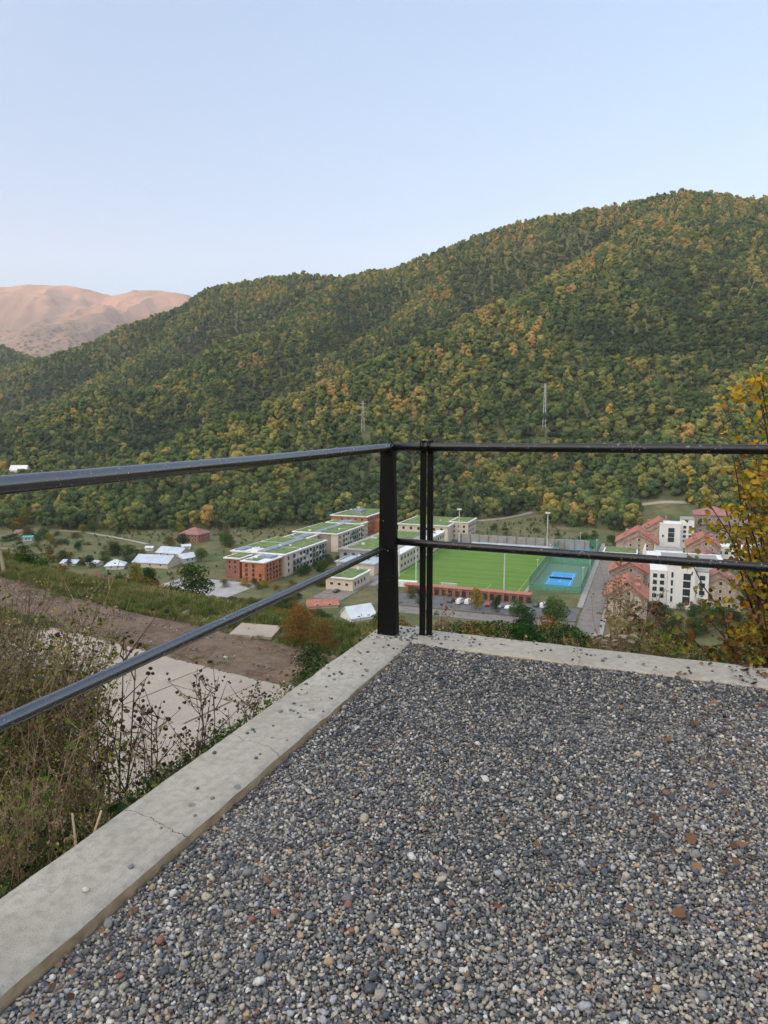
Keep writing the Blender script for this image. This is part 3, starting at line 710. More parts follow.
stone_house(20, 36, 352, 368, 7, 13, 'low red roofed house just above the lower rail', 'tile2')
# red brick side annex on the nearest house
def white_block(X0, X1, Y0, Y1, h, label, parts, wins):
    X, Y = (X0 + X1) / 2, (Y0 + Y1) / 2; t = frame_thing('white_block', label, 'apartment block', X, Y, ZF, 0, 'white modern apartment blocks')
    for i, (x0, x1, y0, y1, hh) in enumerate(parts):
        q = MB(); q.bb(x0 - X, x1 - X, y0 - Y, y1 - Y, -2, hh); q.build('wall', M['white'], t)
        q = MB(); q.bb(x0 - X - .15, x1 - X + .15, y0 - Y - .15, y1 - Y + .15, hh, hh + .35); q.bb(x0 - X + .4, x1 - X - .4, y0 - Y + .4, y1 - Y - .4, hh + .35, hh + .4); q.build('roof', M['concrete_far'] if i % 2 else M['white'], t)
    for (face, c, a0, a1, z0, z1, na, nz, w_, h_) in wins:
        off = Y if face in ('-y', '+y') else X; of2 = X if face in ('-y', '+y') else Y
        win_grid(t, face, c - off, a0 - of2, a1 - of2, z0, z1, na, nz, w_, h_, 'dkmetal')
    return t
white_block(5, 29, 292, 330, 16, 'near white block with tall dark stair windows between the red roofs',
            [(10, 20, 292, 306, 17.2), (20, 25, 294, 306, 14.8), (3.5, 9.9, 297, 316, 13.5), (8, 30, 306.2, 330, 15.4)],
            [('-y', 292, 10.6, 12.6, 2, 15, 1, 4, .8, 2.2), ('-y', 292, 15.4, 18.6, 2, 14.5, 1, 4, 2.7, 2.6), ('-y', 294, 21, 24.4, 5, 14, 1, 3, 2.0, 1.8), ('-y', 297, 4, 9.4, 2, 13, 2, 4, 1.6, 1.7), ('-y', 306.2, 25.4, 29, 3, 14.5, 1, 4, 1.8, 1.6)])
white_block(4, 34, 334, 352, 12, 'long white flat roofed block just above the lower rail', [(2, 34, 336, 352, 12), (6, 18, 352.2, 362, 13)], [('-y', 336, 3, 33, 8, 11.6, 9, 1, 1.8, 1.5)])
white_block(9, 30, 436, 456, 15, 'far white block with dark balcony column beside the brown field', [(9, 20.5, 436, 450, 14.5), (20.7, 28, 441, 455, 17)],
            [('-y', 436, 13.6, 17.4, 4, 12.5, 1, 3, 3.4, 2.6), ('-y', 436, 10.2, 11.8, 5, 10, 1, 1, .9, 1.4), ('-y', 441, 21.4, 27.5, 3, 14, 2, 4, 1.6, 1.6)])
white_block(34, 58, 412, 425, 6, 'low white flat roofed block in front of the tall stone building', [(34, 58, 412, 425, 6.5)], [('-y', 412, 35, 57, 1, 6, 7, 1, 1.8, 1.6)])
t = frame_thing('stone_apartment_block', 'tall dark stone apartment block at the right edge of the valley', 'apartment block', 48, 462)
q = MB(); q.bb(-19, 19, -10, 10, -3, 19); q.build('wall', M['stonebrown'], t)
q = MB(); hip(q, -19, 2, -10, 10, 19.2, 23.5); q.build('roof', M['tile2'], t)
win_grid(t, '-y', -10, -18, 18, 1, 18, 8, 5, 1.5, 1.7, 'offwhite')
# concrete balcony band on top row
q = MB(); q.bb(-18, 12, -11, -10.02, 13.6, 14); q.build('balcony', M['concrete_far'], t)
# gatehouse with grass roof
t = frame_thing('gatehouse', 'small flat gatehouse with a grass roof at the end of the road', 'gatehouse', -11, 392)
q = MB(); q.bb(-8, 8, -7, 7, -2, 4.2); q.build('wall', M['offwhite'], t)
q = MB(); q.bb(-8.8, 8.8, -7.8, 7.8, 4.2, 4.8); rf = q.build('roof', M['white'], t); q = MB(); q.bb(-8, 8, -7, 7, 4.8, 4.95); q.build('roof_lawn', M['grassroof'], rf)
win_grid(t, '-y', -7, -7, 7, .8, 3.6, 4, 1, 1.8, 1.8)
# two pale leaning gate pylons
for i, (xx, ln) in enumerate(((3, 'left'), (8, 'right'))):
    q = MB(); q.prism([(-.8, -.6), (.8, -.6), (.8, .6), (-.8, .6)], -1, 9); q.add([(-.8, -.6, 9), (.8, -.6, 9), (.8, .6, 9), (-.8, .6, 9), (.5 if i == 0 else -.1, 0, 13)], [(0, 1, 4), (1, 2, 4), (2, 3, 4), (3, 0, 4)])
    o = q.build('gate_pylon', M['offwhite'] if i else M['white'], None, cw(xx - 2, 372, ZF), -T0); tag(o, ('cream' if i else 'white') + ' pointed pylon standing in front of the wide red roof', 'pylon')

# school
def green_block(X0, X1, Y0, Y1, h, label, wall, wingrids=(), glaze=(), patches=None, name='school_wing', edge=None):
    X, Y = (X0 + X1) / 2, (Y0 + Y1) / 2; t = frame_thing(name, label, 'school building', X, Y, ZF, 0, 'school buildings with grass roofs')
    a, b = (X1 - X0) / 2, (Y1 - Y0) / 2
    q = MB(); q.bb(-a, a, -b, b, -2, h); q.build('wall', M[wall], t)
    q = MB(); q.bb(-a - .7, a + .7, -b - .7, b + .7, h, h + .55); rf = q.build('roof', edge or M['white'], t)
    for (x0, x1, y0, y1) in (patches or [(X0 + .6, X1 - .6, Y0 + .6, Y1 - .6)]):
        q = MB(); q.bb(x0 - X, x1 - X, y0 - Y, y1 - Y, h + .553, h + .8); q.build('roof_lawn', M['grassroof'], rf)
    for (x0, x1, y0, y1, z) in glaze:
        q = MB(); q.bb(x0 - X, x1 - X, y0 - Y, y1 - Y, h + .553, h + z); q.build('roof_glazing', M['glz'], rf)
    for i in range(int(a * b / 45) + 1):
        q = MB(); x_, y_ = rnd.uniform(-a * .8, a * .8), rnd.uniform(-b * .85, b * .85); q.box(x_, y_, h + 1.15, rnd.uniform(.6, 1.6), rnd.uniform(.6, 1.4), .8); q.build('roof_vent', M['concrete_far'] if i % 2 else M['white'], rf)
    for (face, c, a0, a1, z0, z1, na, nz, w_, h_, *fr) in wingrids:
        off = Y if face in ('-y', '+y') else X; of2 = X if face in ('-y', '+y') else Y
        win_grid(t, face, c - off, a0 - of2, a1 - of2, z0, z1, na, nz, w_, h_, fr[0] if fr else 'offwhite', .08)
    return t
green_block(-173.5, -161.5, 271, 287, 9.6, 'orange brick front block of the school at the forecourt', 'brick',
            [('+x', -161.5, 272, 286.5, .6, 9, 5, 4, 1.1, 1.5, 'dkmetal'), ('-y', 271, -173, -162, .6, 9, 3, 4, 1.2, 1.5, 'dkmetal')], [(-170, -162.5, 279, 285, 1.4)], [(-172.5, -166, 272, 278)])
t = green_block(-186, -178, 276, 292, 9.4, 'orange brick stair tower left of the glazed school entrance', 'brick2', [('-y', 276, -185, -179, 2, 9, 2, 3, .9, 1.2, 'dkmetal')])
q = MB(); q.bb(4.05, 8.4, -3, 3, -1, 8.8); q.build('glazed_entrance', M['glass'], t)
for zz in (2, 4.4, 6.8): q = MB(); q.bb(4.05, 8.4, -3.12, -3.02, zz, zz + .25); q.build('glazing_bar', M['tin2'], t)
def balconies(t, x, y0, y1, z0, nz, n, dz=3.1):
    for j in range(nz):
        for i in range(n):
            yy = y0 + (y1 - y0) * (i + .5) / n; w_ = (y1 - y0) / n * rnd.uniform(.45, .7)
            q = MB(); q.bb(x, x + 1.3, yy - w_ / 2, yy + w_ / 2, z0 + j * dz, z0 + j * dz + .2); q.bb(x + 1.2, x + 1.3, yy - w_ / 2, yy + w_ / 2, z0 + j * dz + .2, z0 + j * dz + 1.1)
            q.build('balcony', M['white'] if rnd.random() < .6 else M['balgreen'], t)
M['balgreen'] = simple('green_panel', (.05, .16, .10), .6, .15)
t = green_block(-190, -160, 288, 333, 10.4, 'long near school wing with grass roof strips and green balconies', 'offwhite',
            [('+x', -160, 289, 293, 1, 10, 1, 3, 1.1, 1.7, 'dkmetal'), ('+x', -160, 295, 331, .6, 10, 10, 3, 2.4, 2.2, 'balgreen'), ('+x', -160, 331.2, 333, 1, 10, 1, 3, 1.0, 1.6, 'dkmetal')],
            [(-176, -171.5, 289, 332, 1.1), (-189, -184, 289, 297, 1.3)], [(-171, -160.8, 289, 304), (-171, -160.8, 306, 332), (-189.5, -176.5, 299, 315), (-189.5, -176.5, 317, 332)])
balconies(t, 15.0, -16, 20, 1.2, 3, 9)
t = green_block(-192, -163.6, 356, 394, 10.2, 'second school wing with shaded end wall and stepped grass roof', 'offwhite',
            [('+x', -163.6, 357, 361, 1, 9.6, 1, 3, 1.1, 1.7, 'dkmetal'), ('+x', -163.6, 363, 393, .6, 9.6, 9, 3, 2.2, 2.1, 'balgreen')],
            [(-179, -175, 357, 393, 1.1)], [(-174.5, -164.2, 356.6, 374), (-174.5, -164.2, 376, 393.4), (-191.5, -179.5, 356.6, 374), (-191.5, -179.5, 376, 393.4)])
q = MB(); q.bb(-14, 9.9, -19.12, -19.02, -1, 10.1); q.build('shaded_end_wall', M['stonebrown'], t); balconies(t, 14.2, -12, 18, 1.2, 3, 7)  # the shade on this front face is put in as brown stone
green_block(-190, -176, 333.3, 355.6, 9.2, 'low link of the school joining the two balcony wings', 'offwhite', [], [(-184, -180, 334, 355, .9)], [(-189, -185, 335, 354), (-179, -177, 335, 354)])
green_block(-192, -168, 400, 412, 9.8, 'narrow grass roofed school link before the far brick block', 'offwhite', [('+x', -168, 401, 411, .8, 9.4, 3, 3, 1.4, 1.6)], [(-184, -176, 400.8, 411, 1.3)], [(-191, -185, 401, 411), (-175, -169, 401, 411)])
t = green_block(-196, -170, 416, 466, 12.5, 'far orange brick school block with a broad grass roof', 'brick', [('+x', -170, 417, 465, .8, 12, 12, 4, 1.2, 1.5, 'dkmetal'), ('-y', 416, -195, -171, 4, 12, 5, 3, 1.2, 1.4, 'dkmetal')], [(-188, -180, 430, 440, 2.4)], [(-195, -189, 417, 465), (-188, -180, 441, 465), (-188, -180, 417, 429), (-179, -171, 417, 465)])
q = MB(); q.bb(13.0, 17, -14, 22, -1, 9.2); q.build('side_annex', M['brick'], t)
green_block(-147, -118, 322, 392, 8.4, 'low school hall with one wide grass roof and pale parapet', 'concrete_far', [('-y', 322, -146, -119, 1, 8, 6, 2, 1.8, 1.6, 'dkmetal')], [], [(-144, -122, 326, 388)], 'school_hall', M['concrete_far'])
green_block(-141, -121, 305, 321, 5.4, 'flat pale roofed annex between the school hall and the pavilion', 'offwhite', [('+x', -121, 306, 320, .8, 4.8, 3, 1, 2, 1.8)], [], [(-140.5, -140, 306, 320)], 'school_annex', M['tin2'])
t = green_block(-131, -118, 272, 292, 5.2, 'small pavilion with a grass roof and white eaves by the road', 'offwhite', [('-y', 272, -130, -119, .8, 4.8, 3, 1, 1.8, 1.4, 'white'), ('+x', -118, 273, 291, .8, 4.8, 5, 1, 1.5, 1.6, 'dkmetal')], [(-126, -125, 280, 281, 1.4), (-122, -121, 284, 285, 1.2)], None, 'pavilion')
t = green_block(-116, -104, 424, 446, 11, 'cream block beside the far left corner of the pitch', 'offwhite', [('-y', 424, -115, -105, .8, 10, 3, 3, 1.4, 1.5, 'dkmetal'), ('+x', -104, 425, 445, .8, 10, 5, 3, 1.4, 1.5, 'dkmetal')])
t = green_block(-146, -113.4, 410, 450, 10, 'broad grass roofed sports hall behind the pitch', 'offwhite', [('-y', 410, -145, -115, .8, 9.4, 6, 3, 1.6, 1.6, 'dkmetal')], None or (), None, 'sports_hall')
t = green_block(-116.5, -112.6, 318, 400, 8.5, 'long narrow stand block along the left side of the pitch', 'offwhite', [('+x', -112.6, 319, 399, .8, 8, 16, 2, 2, 1.6, 'dkmetal')], (), [(-116, -113.2, 319, 320)], 'stand_block')
# long brick wall building at the near end of the pitch
t = frame_thing('brick_changing_rooms', 'long low red brick building along the near end of the pitch', 'low building', -68, 280.5)
q = MB(); q.bb(-28, 26, -1.8, 1.8, -2, 3.4); q.build('wall', M['brick2'], t)
q = MB(); q.bb(-28.4, 26.4, -2.3, 2.2, 3.4, 3.7); q.build('roof', M['tile'], t)
for i in range(18):
    q = MB(); x_ = -26.5 + i * 3.0; q.bb(x_, x_ + 1.7, -1.86, -1.803, .1, 2.5); q.build('opening', M['dkmetal'], t)
for i in range(9): q = MB(); q.bb(-27 + 6 * i, -26.6 + 6 * i, -2.9, -2.4, -1, 3.5); q.build('pillar', M['brick'], t)
t = frame_thing('dugout', 'white team bench shelter on the near touchline', 'dugout', -65, 286.5)
q = MB(); q.bb(-3, 3, .3, .4, 0, 2); q.bb(-3, 3, -.8, .4, 2, 2.1); q.build('shelter', M['white'], t); q = MB(); q.bb(-2.8, 2.8, -.4, 0, .4, .5); q.build('bench', M['pole'], t)
t = frame_thing('container', 'white container beside the near left corner of the pitch', 'container', -99, 289, ZF, .1)
q = MB(); q.bb(-5, 5, -1.3, 1.3, 0, 2.7); q.build('body', M['white'], t); q = MB(); q.bb(-1, 0, -1.36, -1.303, .1, 2.2); q.build('door', M['tin2'], t)
# retaining wall and stand at the far end of the pitch
t = frame_thing('retaining_wall', 'long grey retaining wall behind the far end of the pitch', 'wall', -68, 414)
q = MB(); q.bb(-40, 39, -.5, .5, -1, 5.5); q.build('wall', M['concrete_far'], t)
for i in range(14): q = MB(); q.bb(-38 + 5.7 * i, -37.4 + 5.7 * i, -.9, -.503, -1, 5.6); q.build('buttress', M['roadgrey'], t)
t = frame_thing('spectator_stand', 'low blue grey seating stand at the far end of the pitch', 'stand', -72, 409)
for i in range(3): q = MB(); q.bb(-26, 26, -1.5 + i, -.52 + i, 0, .5 + .5 * i); q.build('step', M['tin2'], t)

# cars and vans
def car_proto(kind, colm, L, Wd, Hh, label, cat):
    t = thing(kind, label, cat); prof = {'van': [(-.5, .16), (-.5, .62), (-.47, .95), (-.40, 1.0), (.22, 1.0), (.36, .62), (.5, .50), (.5, .16)],
        'car': [(-.5, .22), (-.5, .58), (-.42, .64), (-.30, .96), (.08, 1.0), (.24, .66), (.47, .56), (.5, .40), (.5, .22)]}['van' if kind == 'parked_van' else 'car']
    q = MB(); n_ = len(prof); vs = [(p[0] * L, -Wd / 2 * (1 - .12 * max(0, p[1] - .6) / .4), p[1] * Hh) for p in prof] + [(p[0] * L, Wd / 2 * (1 - .12 * max(0, p[1] - .6) / .4), p[1] * Hh) for p in prof]
    q.add(vs, [tuple(range(n_)), tuple(range(n_, 2 * n_))[::-1]] + [((i + 1) % n_, i, n_ + i, n_ + (i + 1) % n_) for i in range(n_)]); q.build('body', colm, t)
    zt = Hh * .80; wx = (-.36, .16) if kind != 'parked_van' else (-.2, .25)
    for s_ in (-1, 1): q = MB(); q.box((wx[0] + wx[1]) / 2 * L, s_ * Wd * .478, zt, (wx[1] - wx[0]) * L * .85, .05, Hh * .2); q.build('side_window', M['glass'], t)
    a_, b_ = (.08, 1.0), (.24, .66)
    if kind == 'parked_van': a_, b_ = (.22, 1.0), (.36, .62)
    q = MB(); w2 = Wd * .42; q.add([((a_[0] + .02) * L + .03, -w2, (a_[1] - .05) * Hh), ((a_[0] + .02) * L + .03, w2, (a_[1] - .05) * Hh), (b_[0] * L + .03, w2 * 1.08, b_[1] * Hh + .04), (b_[0] * L + .03, -w2 * 1.08, b_[1] * Hh + .04)], [(0, 1, 2, 3)]); q.build('windscreen', M['glass'], t)
    for sx in (-.31, .31):
        for s_ in (-1, 1): q = MB(); q.tube([(sx * L, s_ * (Wd / 2 - .2), .32), (sx * L, s_ * (Wd / 2 + .02), .32)], .33, 12); q.build('wheel', M['dkmetal'], t)
    for s_ in (-1, 1): q = MB(); q.box(.5 * L, s_ * Wd * .36, Hh * .4, .06, .3, .14); q.build('headlight', M['tin'], t)
    return t
paint = lambda nm, c: N(nm).bsdf(c, .3, coat=.5)
cw_ = paint('white_car_paint', (.75, .76, .78)); cd_ = paint('dark_car_paint', (.05, .055, .07)); cs_ = paint('silver_car_paint', (.45, .47, .5)); cr_ = paint('red_car_paint', (.4, .05, .04))
cars = [('van', cw_, -68.8, 268.5, 1.4, 'white van parked left of the yellow tree'), ('van', cw_, -65.3, 269.2, 1.4, 'second white van beside the yellow tree'), ('car', cw_, -48.6, 267, 1.3, 'white car parked behind the small green tree'),
        ('van', cw_, -35.8, 274.5, 1.35, 'white van alone at the right end of the parking lot'), ('car', cd_, -38.8, 274.8, 1.4, 'dark car beside the right hand white van'), ('car', cs_, -51.8, 268, 1.4, 'silver car left of the white parked car'),
        ('car', cd_, -72.6, 269, 1.4, 'dark car left of the two white vans'), ('car', cs_, -45.2, 268.5, 1.35, 'silver car right of the white parked car'), ('car', cd_, -124, 268, 1.5, 'dark car on the school road by the pavilion'), ('car', cr_, -57, 269, 1.5, 'small red car in the middle of the parking lot')]
cache = {}
for kd, mt_, X, Y, rz, lb in cars:
    nm = 'parked_' + kd; key = (kd, mt_.name)
    if key not in cache: o = car_proto(nm, mt_, 4.9 if kd == 'van' else 4.3, 1.9 if kd == 'van' else 1.75, 2.1 if kd == 'van' else 1.45, lb, kd); cache[key] = o
    else: o = copy_tree(cache[key])
    o.location = cw(X, Y, ZF + .07); o.rotation_euler = (0, 0, rz - T0); tag(o, lb, kd, 'vehicles parked by the football pitch')

# ------------------------------------------------------------------ houses of the left valley and slope
def placed(name, label, cat, px, py, rz=0, dz=0, Y=None):
    p = hit(px, py) if Y is None else on(px, Y); t = thing(name, label, cat, (p.x, p.y, p.z + dz), rz); return t, p.y / CP / F    # metres per pixel
t, k_ = placed('brick_house', 'two storey brick house with pink hip roof under the forest edge', 'house', 195, 541, -.35)
w_ = 22 * k_; d_ = 12; h_ = 8 * k_ * 1.0
q = MB(); q.bb(-w_ / 2, w_ / 2, -d_ / 2, d_ / 2, -3, h_); q.build('wall', M['brick2'], t)
q = MB(); hip(q, -w_ / 2, w_ / 2, -d_ / 2, d_ / 2, h_, h_ + 3.6); q.build('roof', M['tile2'], t)
win_grid(t, '-y', -d_ / 2, -w_ / 2 + 1, w_ / 2 - 1, .5, h_, 5, 2, 1.4, 1.4, 'offwhite'); win_grid(t, '+x', w_ / 2, -5, 5, .5, h_, 3, 2, 1.3, 1.4, 'offwhite')
def shed(px, py, wpx, dep, hpx, rz, label, roof='tin', wall='offwhite', hipd=False, name='farm_shed', rise=.5, Y=None):
    t, k_ = placed(name, label, 'shed' if 'shed' in name else 'house', px, py, rz, 0, Y); w_ = wpx * k_; dep = min(dep, w_ * .85); h_ = hpx * k_
    if hipd:
        q = MB(); q.bb(-w_ / 2, w_ / 2, -dep / 2, dep / 2, -3, h_); q.build('wall', M[wall], t); q = MB(); hip(q, -w_ / 2, w_ / 2, -dep / 2, dep / 2, h_, h_ + dep * rise); q.build('roof', M[roof], t)
    else:
        q = MB(); body(q, -w_ / 2, w_ / 2, -dep / 2, dep / 2, h_, h_ + dep * rise * .5, 'x'); q.build('wall', M[wall], t); q = MB(); gable(q, -w_ / 2, w_ / 2, -dep / 2, dep / 2, h_, h_ + dep * rise * .5, .2, .5, 'x'); q.build('roof', M[roof], t)
    n_ = max(2, int(w_ / 5)); win_grid(t, '-y', -dep / 2, -w_ / 2 + 1, w_ / 2 - 1, .6, max(2.4, h_), n_, 1, 1.2, 1.1, 'white'); return t
shed(157, 566, 38, 13, 5, -.22, 'long pale blue sheet roofed shed in the left valley', 'tin2', rise=.45)
shed(174, 556, 28, 11, 4, -.35, 'second pale sheet roofed shed behind the long one', 'tin2', rise=.45)
shed(186, 562, 16, 12, 5, .9, 'short white shed at the right end of the long shed', 'tin', 'tin', rise=.5)
shed(116, 569, 17, 16, 4, .2, 'white pyramid roofed house left of the long shed', 'tin', 'white', True, 'small_house', .35)
shed(95, 566, 12, 9, 3, -.3, 'small white roofed shed behind the dark red roof', 'tin', rise=.4)
shed(72, 565, 16, 9, 2.5, -.1, 'low bluish roofed shed left of the dark red roof', 'tin2', rise=.35)
shed(88, 583, 33, 13, 3.5, .25, 'house with a dark red hip roof just beyond the grassy bank', 'tile3', 'stone', True, 'red_roofed_house', .42, 190)
shed(29, 541, 9, 7, 4, .2, 'small turquoise shed at the far left of the valley', 'teal' if 'teal' in M else 'tin2', 'tin2', rise=.3)
shed(21, 535, 9, 8, 3, -.2, 'small pink roofed house behind the turquoise shed', 'tile2', 'offwhite', rise=.5, name='small_house')
shed(203, 502, 11, 10, 5, -.2, 'grey roofed house alone among the forest trees', 'tin2', 'stonebrown', rise=.5, name='forest_house')
shed(150, 551, 7, 5, 3, 0, 'tiny white hut beside the pale valley path', 'tin', 'white', rise=.4)
shed(186, 549, 8, 5, 3, .4, 'white hut between the brick house and the sheds', 'tin', 'white', rise=.4)
shed(20, 475, 15, 16, 5, .2, 'white gabled house far left in the forest', 'white', 'white', rise=.7, name='forest_house')
shed(37, 476, 20, 12, 3.5, .1, 'long low white building far left in the forest', 'tin', 'white', rise=.3, name='forest_building')
shed(357, 622, 28, 13, 4, .55, 'white gabled roof left of the corner post', 'tin', 'white', rise=.75, name='white_roofed_house', Y=255)
shed(320, 612, 30, 8, 3, .25, 'long rusty red roofed house in the slope thicket', 'tile', 'offwhite', rise=.4, name='red_roofed_house', Y=272)
shed(411, 633, 17, 8, 4, .3, 'small bluish white roof between the railing posts', 'tin2', 'white', rise=.6, name='small_house', Y=232)

# hillside path and valley tracks, draped on the ground
def strip(name, pts, width, mat, dz=.25, sub=14, world=False):
    P = [Vector(p) if world else hit(*p) for p in pts]; Q = []
    for i in range(len(P) - 1):
        for j in range(sub): Q.append(P[i].lerp(P[i + 1], j / sub))
    Q.append(P[-1]); vs = []
    for i, p in enumerate(Q):
        t = (Q[min(i + 1, len(Q) - 1)] - Q[max(0, i - 1)]); t.z = 0; t.normalize(); nn = Vector((-t.y, t.x, 0))
        for s_ in (-1, -.33, .33, 1):
            a = p + nn * s_ * width / 2; a.z = hz(a.x, a.y) + dz; vs.append(a)
    n_ = len(Q); mb = MB(); mb.add(vs, [(i * 4 + j, (i + 1) * 4 + j, (i + 1) * 4 + j + 1, i * 4 + j + 1) for i in range(n_ - 1) for j in range(3)])
    return tag(mb.build(name, mat), kind='structure')
M['gravelpath'] = simple('pale_gravel_path', (.33, .29, .24), .95, .15, .3)
strip('hillside_path', [(462, 522), (480, 521), (500, 519.5), (518, 516.5), (532, 513)], 4.0, M['gravelpath'])
strip('valley_path', [(60, 531), (85, 533), (100, 535.5), (115, 538), (130, 541), (148, 545)], 3, M['gravelpath'])
strip('field_path', [(642, 505), (665, 503.5), (690, 504)], 4, M['gravelpath'])

# power pylons on the hillside and a utility pole at the left
for px, py, hp, lb in ((544, 430, 38, 'grey lattice power pylon on the hillside above the pitch'), (363, 432, 24, 'smaller lattice power pylon above the corner post')):
    p = hit(px, py); k_ = p.y / CP / F; h = hp * k_ + 6; t = thing('power_pylon', lb, 'pylon', (p.x, p.y, p.z - 1))
    q = MB(); b = 1.5
    for sx in (-1, 1):
        for sy in (-1, 1): q.tube([(sx * b, sy * b, 0), (sx * .5, sy * .5, h)], .2, 4)
    n_ = 9
    for i in range(n_):
        f0, f1 = i / n_, (i + 1) / n_; w0, w1 = b + (.5 - b) * f0, b + (.5 - b) * f1
        for s1 in (-1, 1):
            q.tube([(-w0, s1 * w0, f0 * h), (w1, s1 * w1, f1 * h)], .09, 4); q.tube([(s1 * w0, -w0, f0 * h), (s1 * w1, w1, f1 * h)], .09, 4)
    q.build('lattice', M['pole'], t)
    for zz in (.8, .92): q = MB(); q.box(0, 0, h * zz, 5.5, .3, .3); q.build('cross_arm', M['pole'], t)
p = hit(4, 572); t = thing('utility_pole', 'leaning wooden utility pole at the left edge above the bank', 'utility pole', (p.x, p.y, p.z))
q = MB(); hh = 30 * p.y / F; q.tube([(0, 0, 0), (-.25, 0, hh)], [.13, .09], 8); q.build('pole', M['palestem'], t); q = MB(); q.box(-.25, 0, hh - .4, 1.2, .1, .1); q.build('cross_arm', M['palestem'], t)

# ------------------------------------------------------------------ shrubs and trees of the slope and valley
def family(mat, n, seed, **kw): return [crown(seed + i, M[mat], **kw) for i in range(n)]
bk = dict(kind='bush', base=.03, nb=15, nl=2300, leaf=.04, jit=.5, w=1.0, trunkr=.015)
FAM = {'olive': family('bush', 4, 200, **bk), 'green': family('greenbush', 3, 220, **bk), 'yellow': family('yellowbush', 2, 230, **bk), 'orange brown': family('orangebush', 3, 240, **bk)}
tk = dict(kind='round', base=.12, nb=18, nl=2600, leaf=.04, jit=.45, w=.8, trunkr=.02)
TFAM = {'olive': family('bush', 2, 300, **tk), 'green': family('greenbush', 3, 310, **tk), 'yellow': family('yellowbush', 2, 320, **tk), 'orange brown': family('orangebush', 2, 330, **tk)}
FINE = {'olive': crown(401, M['bush'], kind='bush', base=.03, nb=26, nl=7000, leaf=.024, jit=.6, w=1.0, trunkr=.012), 'orange brown': crown(402, M['orangebush'], kind='bush', base=.03, nb=26, nl=6500, leaf=.022, jit=.6, w=1.0, trunkr=.012),
        'green': crown(403, M['greenbush'], kind='bush', base=.03, nb=26, nl=7000, leaf=.026, jit=.6, w=1.0, trunkr=.012)}
def pyof(x, y, z): return 512 - F * ((z * CP + y * SP) / (y * CP - z * SP))
def veg(px, Y, top=None, h=None, col='olive', tree=False, wid=1.0, label=None, group=None, fine=False, name=None):
    p = on(px, Y); zt = at(px, top, Y).z if top else None
    hh = h if h else zt - p.z
    pair = FINE[col] if fine else rnd.choice((TFAM if tree else FAM)[col])
    return place_tree(name or ('slope_tree' if tree else 'shrub'), pair, (p.x, p.y, p.z - .15), hh, label, 'tree' if tree else 'shrub', group, wid)
def veg_zone(n, pxr, Yr, hr, limit, where, cols, ptree=.25, ok=lambda x, y: True, wid=(1.0, 1.6)):
    c = 0; tries = 0
    while c < n and tries < n * 40:
        tries += 1; px = rnd.uniform(*pxr); Y = math.exp(rnd.uniform(math.log(Yr[0]), math.log(Yr[1]))); p = on(px, Y)
        if not ok(p.x, p.y): continue
        h = rnd.uniform(*hr); tp = pyof(p.x, p.y, p.z + h)
        lim = limit(px)
        if tp < lim:
            h = at(px, lim + rnd.uniform(0, 8), Y).z - p.z
            if h < 1.2: continue
        col = rnd.choice(cols); tr_ = rnd.random() < ptree and h > 3
        sz = 'tall' if h > 5.5 else 'low' if h < 3.2 else 'middling'
        dist = 'near' if Y < Yr[0] * 1.7 else 'far' if Y > Yr[1] * .6 else 'middle'
        veg(px, Y, None, h, col, tr_, rnd.uniform(*wid) * (.75 if tr_ else 1), '%s %s %s, %s in the thicket %s' % (sz, col, 'tree' if tr_ else 'shrub', dist, where), 'thicket plants %s' % where); c += 1
def tn(x, y): return .53 * (x + 13.8) + .848 * (y - 31.8)
def te(x, y): return .848 * (x + 13.8) - .53 * (y - 31.8)
veg_zone(58, (110, 400), (46, 215), (2.5, 6.5), lambda px: np.interp(px, [60, 130, 175, 230, 262, 300, 312, 375, 385, 400], [578, 572, 585, 602, 604, 602, 616, 624, 606, 606]), 'between the terrace and the school', ['olive', 'olive', 'green', 'orange brown'], .25, lambda x, y: tn(x, y) > 12 and abs(pyof(x, y, hz(x, y)) - 592) > -1)
veg_zone(18, (-10, 130), (52, 170), (2, 5), lambda px: np.interp(px, [0, 50, 60, 130], [545, 555, 583, 574]), 'beyond the grassy bank', ['olive', 'orange brown', 'green'], .3, lambda x, y: tn(x, y) > 12)
veg_zone(62, (405, 600), (30, 225), (2.5, 8), lambda px: np.interp(px, [405, 430, 470, 520, 545, 575, 600], [628, 622, 616, 618, 612, 618, 630]), 'between the kerb and the parking lot', ['olive', 'green', 'green', 'orange brown'], .4)
veg_zone(48, (600, 800), (28, 220), (2.5, 7), lambda px: np.interp(px, [600, 640, 660, 740, 800], [628, 632, 622, 618, 600]), 'between the kerb and the stone houses', ['olive', 'olive', 'green', 'orange brown'], .35)
def off_houses(x, y):
    X_ = x * math.cos(T0) - y * math.sin(T0); Y_ = x * math.sin(T0) + y * math.cos(T0)
    if 238 < Y_ < 272 and X_ < -160: return False
    if Y_ > 269 and X_ > -192: return False
    if Y_ > 250 and X_ > -131: return False
    return not any(abs(x - o.location.x) < 11 and -14 < y - o.location.y < 9 for o in COL.objects if o.get('category') in ('house', 'shed') and o.location.y > 200)
veg_zone(100, (195, 350), (250, 318), (1.6, 4.6), lambda px: np.interp(px, [150, 200, 206, 262, 275, 310, 322, 350], [583, 583, 594, 595, 586, 590, 606, 608]), 'just below the school', ['olive', 'olive', 'green', 'orange brown'], .25, off_houses, (1.1, 2.0))
veg_zone(26, (388, 440), (150, 280), (2, 6), lambda px: 606, 'behind the railing posts', ['olive', 'green', 'green'], .4, off_houses, (1.0, 1.5))
def px_of(x, y, z): return 384 + F * x / (y * CP - z * SP)
